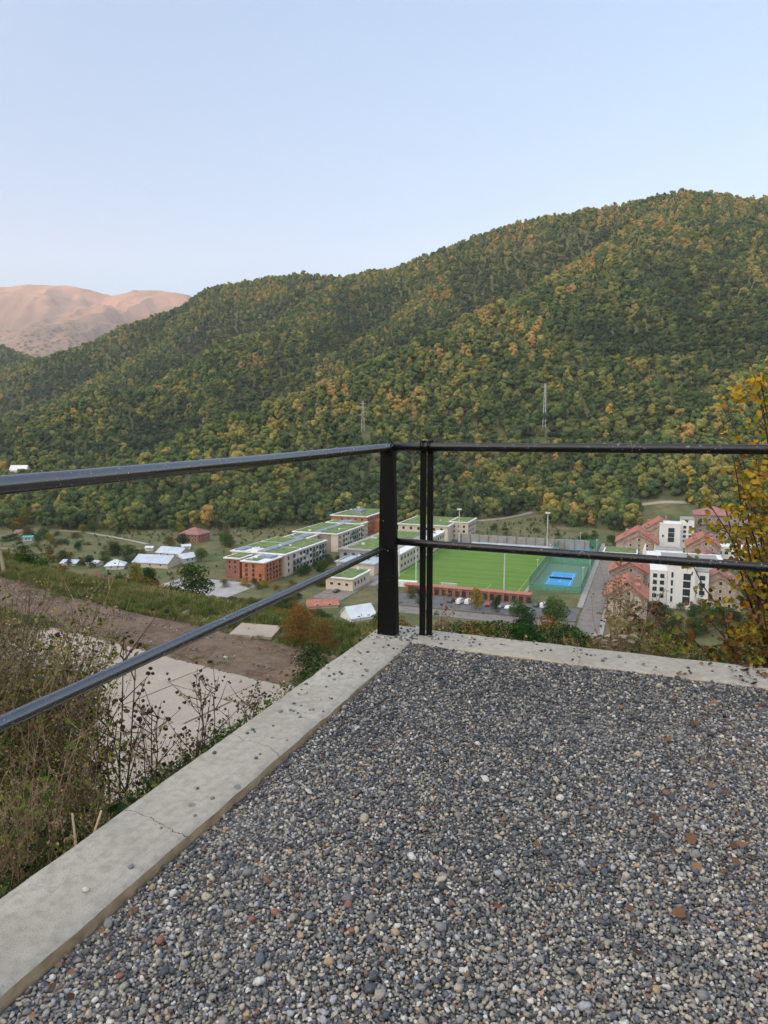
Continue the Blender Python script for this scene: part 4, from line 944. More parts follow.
# valley floor shrubs
for i in range(75):
    px, py = rnd.uniform(-5, 240), rnd.uniform(526, 572); p = hit(px, py, 120)
    if p.y < 240 or (130 < px < 212 and 537 < py < 572) or (215 < px and py > 556): continue
    if 100 < px < 150 and 532 < py < 547: continue
    veg(px, p.y, None, rnd.uniform(1.2, 4.8), rnd.choice(['olive', 'olive', 'green', 'orange brown']), rnd.random() < .2, rnd.uniform(1.2, 2.6), '%s shrub in the %s of the dry left meadow' % (rnd.choice(['dark rounded', 'spreading', 'loose', 'dense']), 'back' if py < 540 else 'middle' if py < 553 else 'front'), 'shrubs scattered over the left meadow')
for px, py, h, w_, col, lb in ((20, 540, 9, 1.3, 'olive', 'dark bushy tree behind the turquoise shed'), (37, 539, 8, 1.4, 'green', 'rounded tree right of the turquoise shed'), (19, 528, 16, .6, 'yellow', 'tall pale yellow poplar over the small pink roofed house'),
        (122, 557, 8, 1.5, 'green', 'green tree behind the white pyramid roof'), (110, 556, 7, 1.6, 'olive', 'wide olive tree left of the white pyramid roof'), (165, 549, 8, 1.3, 'olive', 'olive tree behind the long blue roofed sheds'),
        (178, 545, 8, 1.3, 'green', 'bushy tree in front of the brick house'), (197, 562, 8, 1.3, 'green', 'round dark tree right of the white sheds'), (136, 563, 8, .9, 'yellow', 'thin yellowish tree before the pyramid roofed house')):
    p = hit(px, py, 150); veg(px, p.y, None, h, col, True, w_, lb)
veg(187, 128, 563, None, 'olive', True, 1.25, 'big round olive tree below the long sheds'); veg(130, 95, 560, None, 'yellow', True, .7, 'loose yellow leaved tree rising behind the grassy bank')
veg(142, 110, 566, None, 'olive', True, .8, 'thin olive tree right of the yellow one behind the bank')
SC_ = bpy.data.collections.new('scrub_kinds')
for nm_ in ('olive', 'green', 'orange brown', 'yellow'):
    for pr in FAM[nm_][:1 if nm_ == 'yellow' else 2]: SC_.objects.link(bpy.data.objects.new('scrub_kind_' + nm_.replace(' ', '_'), pr[0]))
def s_scrub(n):
    py_ = rng.uniform(524, 590, n); px_ = rng.uniform(-40, 470, n); out = []
    for a_, b_ in zip(px_, py_):
        d = ray(a_, b_); t_ = -72 / d[2]; x, y = d[0] * t_, d[1] * t_; X_ = x * math.cos(T0) - y * math.sin(T0); Y_ = x * math.sin(T0) + y * math.cos(T0)
        if y < 215 or y > 560 or (-206 < X_ < -100 and 240 < Y_ < 470) or (X_ >= -100 and 245 < Y_ < 420): continue
        if any(abs(x - hx) < 22 and abs(y - hy) < 16 for hx, hy in HOUSES): continue
        out.append((x, y))
    for i in range(1500):
        X_, Y_ = rng.uniform(-125, 60), rng.uniform(418, 520); p = cw(X_, Y_)
        if (3 < X_ < 70 and Y_ < 475) or (X_ > -16 and Y_ < 465) or (X_ < -100 and Y_ < 455): continue
        out.append((p.x, p.y))
    P = np.array(out); k = fbm(P[:, 0], P[:, 1], 45, 3, 7.7) + rng.normal(0, .12, len(P)) > .02; return P[k]
HOUSES = [(o.location.x, o.location.y) for o in COL.objects if o.get('category') in ('shed', 'house') and o.location.y > 200]
# campus trees
def camp(X, Y, h, col, wid, label, tree=True):
    p = cw(X, Y, ZF - .1); pair = rnd.choice((TFAM if tree else FAM)[col]); return place_tree('campus_tree' if tree else 'shrub', pair, p, h, label, 'tree' if tree else 'shrub', 'trees and shrubs planted round the campus', wid)
camp(-60.5, 262, 9, 'yellow', .9, 'yellow green tree in front of the two white vans'); camp(-52, 260, 7, 'green', .8, 'slim green tree in the middle of the parking lot'); camp(-43.5, 258, 7.5, 'green', 1.2, 'dark green tree before the white parked car')
camp(-32, 262, 6, 'green', 1.2, 'dark round tree in front of the right hand white van'); camp(-28, 246, 12, 'green', 1.1, 'large dark green tree at the lower end of the road'); camp(-38, 240, 10, 'green', 1.1, 'broad green tree below the parking lot'); camp(-90, 270, 5.5, 'olive', 1.2, 'grey olive tree at the left end of the parking lot')
camp(-83, 262, 7, 'green', 1.0, 'green tree seen between the railing posts'); camp(-100, 262, 7, 'green', 1.0, 'green tree just right of the corner post')
for i, (X, Y) in enumerate(((-10.5, 296), (-9.5, 290), (-11, 303), (-9, 284), (-4, 296))): camp(X, Y, rnd.uniform(5, 8), 'green', 1.1, 'dark green tree in the row beside the road, %s' % ['second from its near end', 'near the stone house', 'behind the others', 'foremost', 'tucked between the two stone houses'][i])
for i in range(14): camp(rnd.uniform(-156.5, -150), 291 + i * 3.3, rnd.uniform(2.5, 5.5), rnd.choice(['green', 'green', 'olive']), rnd.uniform(1.1, 1.6), 'shrub in the planting below the near school wing balconies', i % 3 == 0)
for i in range(8): camp(rnd.uniform(-158, -150), 360 + i * 4, rnd.uniform(2.5, 4.5), 'green', 1.3, 'shrub below the balconies of the second school wing', False)
for i in range(9): camp(rnd.uniform(-176, -150), rnd.uniform(258, 269), rnd.uniform(2, 4.5), rnd.choice(['green', 'olive', 'yellow']), 1.4, 'shrub on the bank in front of the orange brick block', False)
for i in range(10): camp(rnd.uniform(-147, -134), rnd.uniform(262, 300), rnd.uniform(2, 4.5), rnd.choice(['green', 'olive']), 1.4, 'shrub left of the pavilion with the grass roof', False)
for i in range(10): camp(rnd.uniform(4, 30), rnd.uniform(272, 289), rnd.uniform(2.5, 6), rnd.choice(['green', 'olive']), 1.3, 'dark shrub in front of the near white block', i % 2 == 0)
for i in range(22): camp(rnd.uniform(5, 44), rnd.uniform(252, 287), rnd.uniform(3.5, 8), rnd.choice(['green', 'olive', 'olive', 'orange brown']), rnd.uniform(1, 1.4), 'garden tree below the near white block and the pink roofed house', True)
for i in range(12): camp(-96 + i * 6 + rnd.uniform(-2, 2), rnd.uniform(430, 475), rnd.uniform(2.5, 6), rnd.choice(['green', 'olive', 'olive']), 1.4, 'shrub on the scrubby slope behind the retaining wall', False)
for i in range(8): camp(rnd.uniform(-38, -16), rnd.uniform(428, 450), rnd.uniform(4, 7), 'green', 1.3, 'dark tree beyond the far tennis court', True)
veg(378, 120, 612, None, 'olive', True, .8, 'olive tree just left of the corner post'); veg(362, 62, 619, None, 'green', False, 1.5, 'dense dark green bush just below the white gabled roof', None, True)
for i in range(30):
    px = 150 + i * 6.4 + rnd.uniform(-5, 5); ty = [Y for Y in np.linspace(28, 70, 300) if tn((px - 384) / F * Y * CP, Y) > rnd.uniform(9.5, 14)]
    tp = float(np.interp(px, [140, 190, 206, 262, 275, 300, 318, 350], [584, 590, 600, 601, 599, 612, 618, 622])) + rnd.uniform(0, 9); Y = ty[0]; p = on(px, Y)
    if at(px, tp, Y).z - p.z < .9: continue
    cl_ = rnd.choice(['olive', 'olive', 'green', 'orange brown']); veg(px, Y, tp, None, cl_, False, rnd.uniform(1.0, 1.7), '%s bush growing over the far edge of the terrace, %s' % (cl_, 'left of the loose slab' if px < 230 else 'behind the loose slab' if px < 285 else 'near the kerb corner'), 'bushes along the far edge of the terrace', True, 'edge_bush')
for i in range(34):
    px, py = rnd.uniform(0, 236), rnd.choice([rnd.uniform(528, 536), rnd.uniform(545, 572)]); p = hit(px, py, 120)
    if p.y < 240 or (135 < px < 200 and py > 548) or (178 < px < 212 and py < 545) or (215 < px and py > 552): continue
    veg(px, p.y, None, rnd.uniform(4, 9), rnd.choice(['green', 'olive', 'yellow']), True, rnd.uniform(.9, 1.4), 'small round valley tree in the %s of the left meadow' % ('back' if py < 540 else 'front'), 'small trees of the left valley', name='valley_tree')
# the big rusty bush at the right end of the terrace
for i, (px, Y, tp, col, wd, lb) in enumerate(((296, 31, 598, 'orange brown', .85, 'tall rusty orange bush beside the loose concrete slab'), (322, 30, 613, 'orange brown', .9, 'rusty bush leaning over the kerb at the terrace end'), (276, 33, 622, 'olive', .9, 'greyish bush right behind the loose concrete slab'),
        (338, 33, 625, 'olive', 1.0, 'olive bush at the right of the rusty one'), (309, 26, 640, 'olive', 1.2, 'low olive bush under the rusty ones by the kerb'), (263, 37, 612, 'olive', 1.0, 'dull bush behind the loose slab'), (232, 42, 604, 'green', 1.4, 'green shrub left behind the loose slab'), (212, 45, 603, 'olive', 1.3, 'olive shrub at the edge of the grassy bank'))):
    veg(px, Y, tp, None, col, False, wd, lb, None, True)

# ------------------------------------------------------------------ terrace: slab road, dirt track, loose slab
def tw(e, n, z=0): return Vector((-13.8 + .848 * e + .53 * n, 31.8 - .53 * e + .848 * n, z))
m = N('slab_concrete'); n1 = m.noise(.5, 5); n2 = m.noise(12, 4)
c = m.mix(m.ramp(n1, [(.35, 0), (.65, .7)]), (.40, .35, .29), (.31, .27, .22)); c = m.mix(m.ramp(n2, [(.5, 0), (.75, .5)]), c, (.22, .19, .155)); M['slab'] = m.bsdf(c, .9, 0, m.bump(n2, .5, .01), .2)
q = MB()
for i in range(-1, 5):
    for j in range(0, 6):
        e0, n0 = -1.2 + i * 3.02 + (.4 if j % 2 else 0), -2.3 * (j + 1) + rnd.uniform(-.05, .05) * 2; cx_ = tw(e0 + 1.49, n0 + 1.14)
        q.box(cx_.x, cx_.y, -9.93 + rnd.uniform(-.015, .015), 2.95, 2.24, .16, -math.atan2(.53, .848))
tag(q.build('slab_road', M['slab']), kind='structure')
m = N('dirt'); n1 = m.noise(.7, 6); n2 = m.noise(9, 5)
c = m.mix(m.ramp(n1, [(.35, 0), (.65, 1)]), (.085, .052, .036), (.165, .115, .08)); c = m.mix(m.ramp(m.noise(2.6, 6, .7), [(.45, 0), (.6, .6)]), c, (.19, .145, .105)); c = m.mix(m.ramp(n2, [(.6, 0), (.72, .7)]), c, (.30, .26, .21)); M['dirt'] = m.bsdf(c, .95, 0, m.bump(n2, .8, .04), .2)
E_, N_ = np.meshgrid(np.linspace(-34, 16, 130), np.linspace(-.4, 3.9, 26)); 
WN = N_ + (N_ - 1.6) * (.0) + .5 * fbm(E_, N_ * .1, 6, 3, 1.5) * np.clip((N_ - 2.5), 0, 1) * 2 + np.clip(-E_ - 8, 0, 30) * .12
TX = -13.8 + .848 * E_ + .53 * WN; TY = 31.8 - .53 * E_ + .848 * WN
TZ = -9.82 + .10 * fbm(E_, N_ * 2, 1.6, 3, .3) - .07 * np.exp(-((N_ - 1.0) / .25) ** 2) - .07 * np.exp(-((N_ - 2.8) / .25) ** 2)
TZ[0, :] -= .35; TZ[-1, :] -= .35; TZ[:, 0] -= .35; TZ[:, -1] -= .35
tag(link('dirt_track', grid_mesh('dirt_track', TX, TY, TZ, M['dirt'])), kind='structure')
p = tw(6.1, 4.6, -9.86); q = MB(); q.bb(-1.05, 1.05, -.85, .85, -.07, .07); o = q.build('concrete_slab', M['slab'], None, p, .25); o.rotation_euler = (.03, .03, -.15); tag(o, 'loose pale concrete slab lying on the grass beside the dirt track', 'concrete slab')
def lump(seed, r=1, sub=2, amp=.25, sq=.7):
    bm = bmesh.new(); bmesh.ops.create_icosphere(bm, subdivisions=sub, radius=r); rr = np.random.default_rng(seed); off = Vector(rr.uniform(-50, 50, 3)); sx, sy = rr.uniform(.75, 1.25, 2)
    for v in bm.verts:
        d = mnoise.noise(v.co * (1.1 / r) + off); v.co *= 1 + amp * d; v.co.x *= sx; v.co.y *= sy; v.co.z *= sq
    me = bpy.data.meshes.new('stone')
    for f_ in bm.faces: f_.smooth = True
    bm.to_mesh(me); bm.free(); return me
lm = [lump(700 + i) for i in range(3)]
for me in lm: me.materials.append(M['slab'])
for i, (px, py, sz, lb) in enumerate(((80, 598, .32, 'white rubbish bag on the grassy bank above the dirt track'), (54, 594, .15, 'small pale stone on the left part of the grassy bank'), (148, 612, .13, 'pale stone beside the middle of the track'), (188, 614, .3, 'flat pale rock at the edge of the bank'), (202, 622, .22, 'whitish rock left of the loose slab'),
        (230, 645, .13, 'small stone before the loose slab'), (270, 668, .1, 'tiny pale stone on the track near the rusty bush'), (87, 632, .3, 'pale lump at the corner of the slab road'))):
    p = hit(px, py, 15); o = link('pale_stone', lm[i % 3], None, (p.x, p.y, p.z + sz * .2), (0, 0, i), (sz, sz, sz * .6)); tag(o, lb, 'stone')

# ------------------------------------------------------------------ grass and ground cover on bank and terrace edge
def blade_mesh(seed, n, h, w_, mat, spread=.5, lean=.5):
    r = np.random.default_rng(seed); mb = MB(); lv = []
    for i in range(n):
        a = r.uniform(0, 6.28); rad = r.uniform(0, spread) ; bx, by = rad * math.cos(a) * h * .5, rad * math.sin(a) * h * .5; l = r.uniform(.1, lean); hh = h * r.uniform(.5, 1); ww = w_ * r.uniform(.6, 1.3); px_, py_ = -math.sin(a) * ww, math.cos(a) * ww
        P = [(bx, by, -.02), (bx + l * .35 * hh * math.cos(a), by + l * .35 * hh * math.sin(a), hh * .55), (bx + l * hh * math.cos(a), by + l * hh * math.sin(a), hh * (1 - l * .3))]
        vs = [(P[0][0] - px_, P[0][1] - py_, P[0][2]), (P[0][0] + px_, P[0][1] + py_, P[0][2]), (P[1][0] + px_ * .8, P[1][1] + py_ * .8, P[1][2]), (P[1][0] - px_ * .8, P[1][1] - py_ * .8, P[1][2]), P[2]]
        mb.add(vs, [(0, 1, 2, 3), (3, 2, 4)]); v = r.uniform(0, 1); lv += [v, v]
    me = mb.mesh('grass_tuft', mat); a_ = me.attributes.new('lv', 'FLOAT', 'FACE'); a_.data.foreach_set('value', lv); return me
M['grassA'] = foliage('bank_grass', [(0, (.085, .12, .032)), (.4, (.14, .165, .05)), (.65, (.22, .20, .08)), (1, (.36, .29, .15))], .3, nscale=.18, leafvar=.4)
M['grassB'] = foliage('ground_cover_leaf', [(0, (.035, .07, .025)), (.5, (.065, .12, .035)), (.8, (.12, .15, .04)), (1, (.2, .15, .06))], .3, nscale=.5, leafvar=.5)
GC = bpy.data.collections.new('grass_kinds')
for i in range(4): GC.objects.link(bpy.data.objects.new('grass_kind_%d' % i, blade_mesh(500 + i, 26, 1.0, .022, M['grassA'], .9, .8)))
GC2 = bpy.data.collections.new('cover_kinds')
for i in range(3): GC2.objects.link(bpy.data.objects.new('cover_kind_%d' % i, blade_mesh(520 + i, 22, 1.0, .02, M['grassB'], .9, .9)))
for i in range(3):
    r = np.random.default_rng(540 + i); k = 110; C = np.stack([r.normal(0, .35, k), r.normal(0, .35, k), r.uniform(.05, .9, k)], -1); Nn = r.normal(0, .5, (k, 3)); Nn[:, 2] += 1; Nn /= np.linalg.norm(Nn, axis=1)[:, None]
    GC2.objects.link(bpy.data.objects.new('cover_leaf_%d' % i, quads_mesh('cover_leaf', C, Nn, r.uniform(.035, .10, k), M['grassB'], r.uniform(0, 1, k), 'leaf')))
def spread(name, n, sampler, hr, coll, nk, label, cat):
    P = sampler(n); z = H(P[:, 0], P[:, 1]); k = len(P); rv = rng.normal(0, .12, (k, 3)); rv[:, 2] = rng.uniform(0, 6.28, k)
    return scatter_object(name, np.stack([P[:, 0], P[:, 1], z], -1), rng.uniform(*hr, k), rv, rng.integers(0, nk, k), coll, label=label, cat=cat)
def s_berm(n):
    e = rng.uniform(-34, 16, n); nn = rng.uniform(3.7, 15, n) + np.clip(-e - 8, 0, 30) * .12; P = np.stack([-13.8 + .848 * e + .53 * nn, 31.8 - .53 * e + .848 * nn], -1); sl_ = tw(6.1, 4.6); u_, v_ = P[:, 0] - sl_.x, P[:, 1] - sl_.y; return P[~((np.abs(u_) < 1.25) & (v_ < .9) & (v_ > -2.0))]
spread('bank_grass', 9000, s_berm, (.22, .6), GC, 4, 'rough grass on the bank beyond the dirt track', 'grass')
def s_bank(n):
    a = -1.78 - rng.uniform(0, 1, n) ** 1.3 * 12; b = rng.uniform(-1, 16, n); P = np.stack([a * D2[0] + b * D1[0], a * D2[1] + b * D1[1]], -1); k = tn(P[:, 0], P[:, 1]) < -12.5 + 0 * a
    k = (tn(P[:, 0], P[:, 1]) < -9) | (te(P[:, 0], P[:, 1]) < -2); k &= P[:, 1] > .2; return P[k]
spread('bank_ground_cover', 15000, s_bank, (.12, .42), GC2, 6, 'green ground cover and grass on the bank left of the kerb', 'ground cover')
spread('meadow_scrub', 5200, s_scrub, (.5, 1.9), SC_, 7, 'low scrub and dry bushes covering the valley meadows', 'scrub')
def s_front(n):
    a = rng.uniform(-3, 9, n); b = 4.33 + rng.uniform(0, 1, n) ** 1.5 * 9; return np.stack([a * D2[0] + b * D1[0], a * D2[1] + b * D1[1]], -1)
spread('slope_ground_cover', 9000, s_front, (.15, .5), GC2, 6, 'grass and weeds on the slope beyond the right kerb', 'ground cover')
def s_left(n):
    e = rng.uniform(-30, -2.5, n); nn = rng.uniform(-16, 0, n); return np.stack([-13.8 + .848 * e + .53 * nn, 31.8 - .53 * e + .848 * nn], -1)
spread('terrace_weeds', 4500, s_left, (.3, .9), GC, 4, 'tall dry grass at the left end of the slab road', 'grass')

# ------------------------------------------------------------------ the platform: kerbs, gravel, railing
ZK = -1.35; ZG = -1.392
def crackmask(m, coords, lines):
    """thin wandering cracks: each (axis index, position, wander, other-axis range)"""
    tot = None; sx = m.n('SeparateXYZ', None, Vector=coords); wob = m.math('MULTIPLY', m.math('SUBTRACT', m.noise(9, 4, .6, coords), .5), .11)
    for ax, p_, slope in lines:
        o_ = sx.outputs[1 - ax]; d = m.math('ABSOLUTE', m.math('SUBTRACT', m.math('ADD', sx.outputs[ax], m.math('ADD', wob, m.math('MULTIPLY', o_, slope))), p_))
        k_ = m.math('LESS_THAN', d, .0013); tot = k_ if tot is None else m.math('MAXIMUM', tot, k_)
    return tot
def kerbmat(name, lines):
    m = N(name); co = m.co(); n1 = m.noise(1.7, 6, .6); n2 = m.noise(28, 5, .6); n3 = m.noise(240, 3, .6)
    c = m.ramp(n1, [(.3, (.33, .31, .265)), (.5, (.42, .40, .345)), (.72, (.49, .465, .405))])
    c = m.mix(m.ramp(n2, [(.42, .0), (.66, .6)]), c, (.25, .235, .20)); c = m.mix(m.ramp(n3, [(.56, 0), (.7, .55)]), c, (.22, .21, .19)); c = m.mix(m.ramp(n3, [(.3, .5), (.4, 0)]), c, (.52, .50, .46))
    st = m.n('TexVoronoi', None, Scale=12.0); m.set(st.inputs['Vector'], co); rr = m.n('SeparateXYZ', None, Vector=st.outputs['Color'])
    spot = m.math('MULTIPLY', m.math('LESS_THAN', st.outputs['Distance'], m.math('MULTIPLY', rr.outputs[1], .2)), m.math('GREATER_THAN', rr.outputs[0], .72)); c = m.mix(m.math('MULTIPLY', spot, .7), c, (.1, .1, .095))
    big = m.ramp(m.noise(.9, 3, .5), [(.5, 0), (.75, .45)]); c = m.mix(big, c, (.34, .30, .225))
    # trowel lines along the kerb
    mp = m.n('Mapping'); m.set(mp.inputs['Vector'], co); mp.inputs['Scale'].default_value = (60, 1.5, 1) if name.endswith('left') else (1.5, 60, 1)
    tl = m.noise(1.0, 4, .6, mp.outputs[0]); c = m.mix(m.ramp(tl, [(.55, 0), (.7, .35)]), c, (.3, .285, .25))
    ck = crackmask(m, co, lines); c = m.mix(ck, c, (.10, .095, .085))
    h = m.math('ADD', m.math('MULTIPLY', n2, .6), m.math('ADD', m.math('MULTIPLY', n3, .25), m.math('MULTIPLY', tl, .35))); h = m.math('SUBTRACT', h, m.math('MULTIPLY', ck, 1.2))
    return m.bsdf(c, .92, 0, m.bump(h, 1.0, .011), .2)
m = N('rendered_edge'); c = m.ramp(m.noise(14, 5), [(.3, (.30, .22, .13)), (.7, (.50, .385, .24))]); M['edge'] = m.bsdf(c, .95, 0, m.bump(m.noise(40, 4), .8, .006), .1)
def kerb(name, a0, a1, b0, b1, along, mat, label, wob_in):
    na = max(3, int((a1 - a0) / .02)) if along == 'a' else 18; nb_ = max(3, int((b1 - b0) / .02)) if along == 'b' else 18
    A = np.linspace(a0, a1, na + 1); B = np.linspace(b0, b1, nb_ + 1); AA, BB = np.meshgrid(A, B)
    ZZ = ZK + .006 * fbm(AA, BB, .35, 4, 3.0)
    if along == 'b':
        e0 = AA - a0; e1 = a1 - AA; AA = AA + np.where(e0 < .02, -.010 * fbm(BB, BB * 0 + 1, .12, 4), 0) + np.where(e1 < .02, .014 * fbm(BB, BB * 0 + 5, .1, 4), 0)
    else:
        e0 = BB - b0; e1 = b1 - BB; BB = BB + np.where(e0 < .02, -.012 * fbm(AA, AA * 0 + 1, .12, 4), 0) + np.where(e1 < .02, .02 * fbm(AA, AA * 0 + 5, .12, 4), 0)
    ed = np.minimum(e0, e1); ZZ = ZZ - .010 * np.clip(1 - ed / .022, 0, 1) ** 2 - .012 * np.clip(fbm(AA, BB, .07, 2, 9.0) - .22, 0, 1) * (ed < .05) * 3
    mb = MB(); ny, nx = AA.shape; vs = [(AA[j, i], BB[j, i], ZZ[j, i]) for j in range(ny) for i in range(nx)]; mb.smooth = True
    mb.add(vs, [(j * nx + i, j * nx + i + 1, (j + 1) * nx + i + 1, (j + 1) * nx + i) for j in range(ny - 1) for i in range(nx - 1)])
    ring = [(0, i) for i in range(nx)] + [(j, nx - 1) for j in range(1, ny)] + [(ny - 1, i) for i in range(nx - 2, -1, -1)] + [(j, 0) for j in range(ny - 2, 0, -1)]
    mb.smooth = False; n_ = len(ring); vs = [(AA[j, i], BB[j, i], ZZ[j, i]) for j, i in ring] + [(AA[j, i], BB[j, i], -2.3) for j, i in ring]
    mb.cur = 1; inner = []
    mb.add(vs, [(k, n_ + k, n_ + (k + 1) % n_, (k + 1) % n_) for k in range(n_)])
    return tag(mb.build(name, [mat, M['edge']], None, (0, 0, 0), -TA), label, 'kerb')
kerb('concrete_kerb', -1.72, -1.41, -1.2, 4.285, 'b', kerbmat('kerb_left', [(1, 2.02, .25), (1, 1.62, .1)]), 'long pale concrete kerb running along the left side of the gravel', .01)
kerb('concrete_kerb', -1.406, 4.2, 3.955, 4.285, 'a', kerbmat('kerb_right', [(0, .22, .15)]), 'shorter concrete kerb across the far side of the gravel', .01)
# gravel bed and pebbles
m = N('gravel_bed'); v = m.n('TexVoronoi', None, Scale=120); m.set(v.inputs['Vector'], m.co())
c = m.ramp(m.n('SeparateXYZ', None, Vector=v.outputs['Color']).outputs[0], [(.2, (.05, .052, .055)), (.6, (.11, .11, .11)), (.9, (.22, .2, .17))]); M['bed'] = m.bsdf(c, .9, 0, m.bump(v.outputs['Distance'], .8, .006), .2)
gb = MB(); gb.bb(-1.409, 9, -6, 3.954, -1.6, ZG - .006); tag(gb.build('gravel_bed', M['bed'], None, (0, 0, 0), -TA), kind='structure')
m = N('pebble'); oi = m.n('ObjectInfo'); nz = m.noise(.9, 4, .6, oi.outputs['Location'])
gy_ = m.n('MapRange', None, Value=m.n('SeparateXYZ', None, Vector=oi.outputs['Location']).outputs[1]); gy_.inputs[1].default_value = 1.4; gy_.inputs[2].default_value = 3.4; gy_.inputs[3].default_value = .27; gy_.inputs[4].default_value = -.02
f_ = m.math('ADD', m.math('ADD', oi.outputs['Random'], gy_), m.math('MULTIPLY', m.math('SUBTRACT', nz, .5), .5)); f_ = m.math('PINGPONG', f_, 1.0)
c = m.ramp(f_, [(0, (.045, .05, .058)), (.16, (.075, .085, .10)), (.34, (.115, .13, .15)), (.46, (.15, .15, .145)), (.56, (.22, .22, .215)), (.66, (.31, .29, .25)), (.76, (.27, .25, .23)), (.83, (.44, .385, .30)), (.90, (.60, .58, .54)), (.935, (.20, .115, .075)), (.96, (.36, .37, .40)), (.985, (.42, .30, .18))], 'CONSTANT')
c = m.mix(m.ramp(m.noise(1.2, 4, .6), [(.4, 0), (.7, .3)]), c, (.12, .115, .11)); M['pebble'] = m.bsdf(c, .62, 0, m.bump(m.noise(3, 4), .3, .1), .35)
PB = bpy.data.collections.new('pebble_kinds')
for i in range(10):
    me = lump(800 + i, 1.0, 2, .62, rnd.uniform(.5, .85)); me.materials.append(M['pebble']); PB.objects.link(bpy.data.objects.new('pebble_kind_%d' % i, me))
def in_platform(x, y, mg=.0):
    a = x * D2[0] + y * D2[1]; b = x * D1[0] + y * D1[1]; return (a > -1.405 + mg) & (b < 3.95 - mg)
def peb(sp, lo, hi, zoff, frac=1.0):
    gx, gy = np.meshgrid(np.arange(-2.2, 3.6, sp), np.arange(1.15, 5.2, sp)); gx = (gx + rng.uniform(-.5, .5, gx.shape) * sp).ravel(); gy = (gy + rng.uniform(-.5, .5, gy.shape) * sp).ravel()
    k = in_platform(gx, gy, lo) & (np.abs(gx) < .62 * gy + .35) & (rng.random(len(gx)) < frac); gx, gy = gx[k], gy[k]; r = lo + (hi - lo) * rng.random(len(gx)) ** 2.2
    aa_ = gx * D2[0] + gy * D2[1]; bb_ = gx * D1[0] + gy * D1[1]
    hgt_ = .014 * fbm(gx, gy, .5, 3, 2.0) + .030 * np.clip((bb_ - 3.2) / .7, 0, 1) ** 2 + .018 * np.clip((bb_ - 2.4) / 1.0, 0, 1) * np.clip((-1.1 - aa_) / .3, 0, 1)
    return np.stack([gx, gy, ZG + zoff + r * .35 + hgt_], -1), r
P1, r1 = peb(.0092, .0033, .0074, -.004); P2, r2 = peb(.0175, .0045, .009, .002, .62); P3, r3 = peb(.055, .008, .0155, .004, .45)
P_ = np.concatenate([P1, P2, P3]); r_ = np.concatenate([r1, r2, r3]); k = len(P_); rv = rng.normal(0, .35, (k, 3)); rv[:, 2] = rng.uniform(0, 6.28, k)
scatter_object('gravel', P_, r_, rv, rng.integers(0, 10, k), PB, label='loose river gravel covering the viewing platform', cat='gravel'); print('pebbles', k)
LP = [lump(850 + i, 1.0, 2, .35, .7) for i in range(5)]
pcol = [simple('slate_pebble', (.07, .08, .095), .6, .2, 20), simple('grey_pebble', (.17, .17, .17), .7, .2, 20), simple('pale_pebble', (.5, .47, .42), .7, .15, 20), simple('reddish_stone', (.22, .10, .07), .75, .25, 15)]
LPM = []
for i, me in enumerate(LP[:4]):
    me.materials.append(pcol[i % 3 if i < 3 else 1]); LPM.append(me)
def clear_of_post(a, b): return True
spots = []
for i in range(62): spots.append((rnd.uniform(-1.70, -1.43), rnd.triangular(.9, 4.2, 3.8), 'the left kerb', 0))
for i in range(46): spots.append((-1.57 + rnd.gauss(0, .12), 4.03 + rnd.gauss(0, .07), 'the kerb corner round the post', 0))
for i in range(52): spots.append((rnd.triangular(-1.35, 2.2, -1.2), rnd.uniform(3.98, 4.26), 'the right kerb', 0))
for i in range(34): spots.append((-1.36 + rnd.gauss(0, .12), 4.14 + rnd.gauss(0, .06), 'the kerb below the two thin bars', 0))
wcol = ['dark slate', 'grey', 'pale', 'grey']
for a, b, wh, _ in spots:
    if not (-1.71 < a < 2.5 and b < 4.27) or (a > -1.41 and b < 3.98): continue
    j = rnd.choices((0, 1, 2, 3), (6, 3, 1, 2))[0]; r0 = rnd.uniform(.0045, .010); p = pw(a, b, ZK + r0 * .45)
    o = link('loose_pebble', LPM[j], None, p, (rnd.uniform(-.3, .3), 0, rnd.uniform(0, 6)), (r0, r0, r0)); tag(o, '%s pebble lying on %s' % (wcol[j], wh), 'pebble', 'loose pebbles on %s' % wh)
rm = lump(870, 1, 2, .4, .7); rm.materials.append(pcol[3])
for i, (px, py, sz, lb) in enumerate(((276, 912, .017, 'largest reddish stone near the left kerb'), (252, 918, .015, 'dull red stone left of the largest reddish one'), (297, 895, .012, 'small red stone above the largest reddish one'), (348, 905, .014, 'flat brick red stone right of the others'), (160, 940, .016, 'brown stone against the left kerb edge'), (352, 930, .012, 'orange brown pebble below the brick red stone'), (120, 975, .013, 'rusty stone at the kerb foot near the bottom'), (310, 880, .011, 'topmost reddish stone by the left kerb'))):
    p = gp(px * 1.0 if px > 200 else px, py, ZG + .012); o = link('reddish_stone', rm, None, p, (0, .2, i * 1.3), (sz, sz * .8, sz * .7)); tag(o, lb, 'stone')
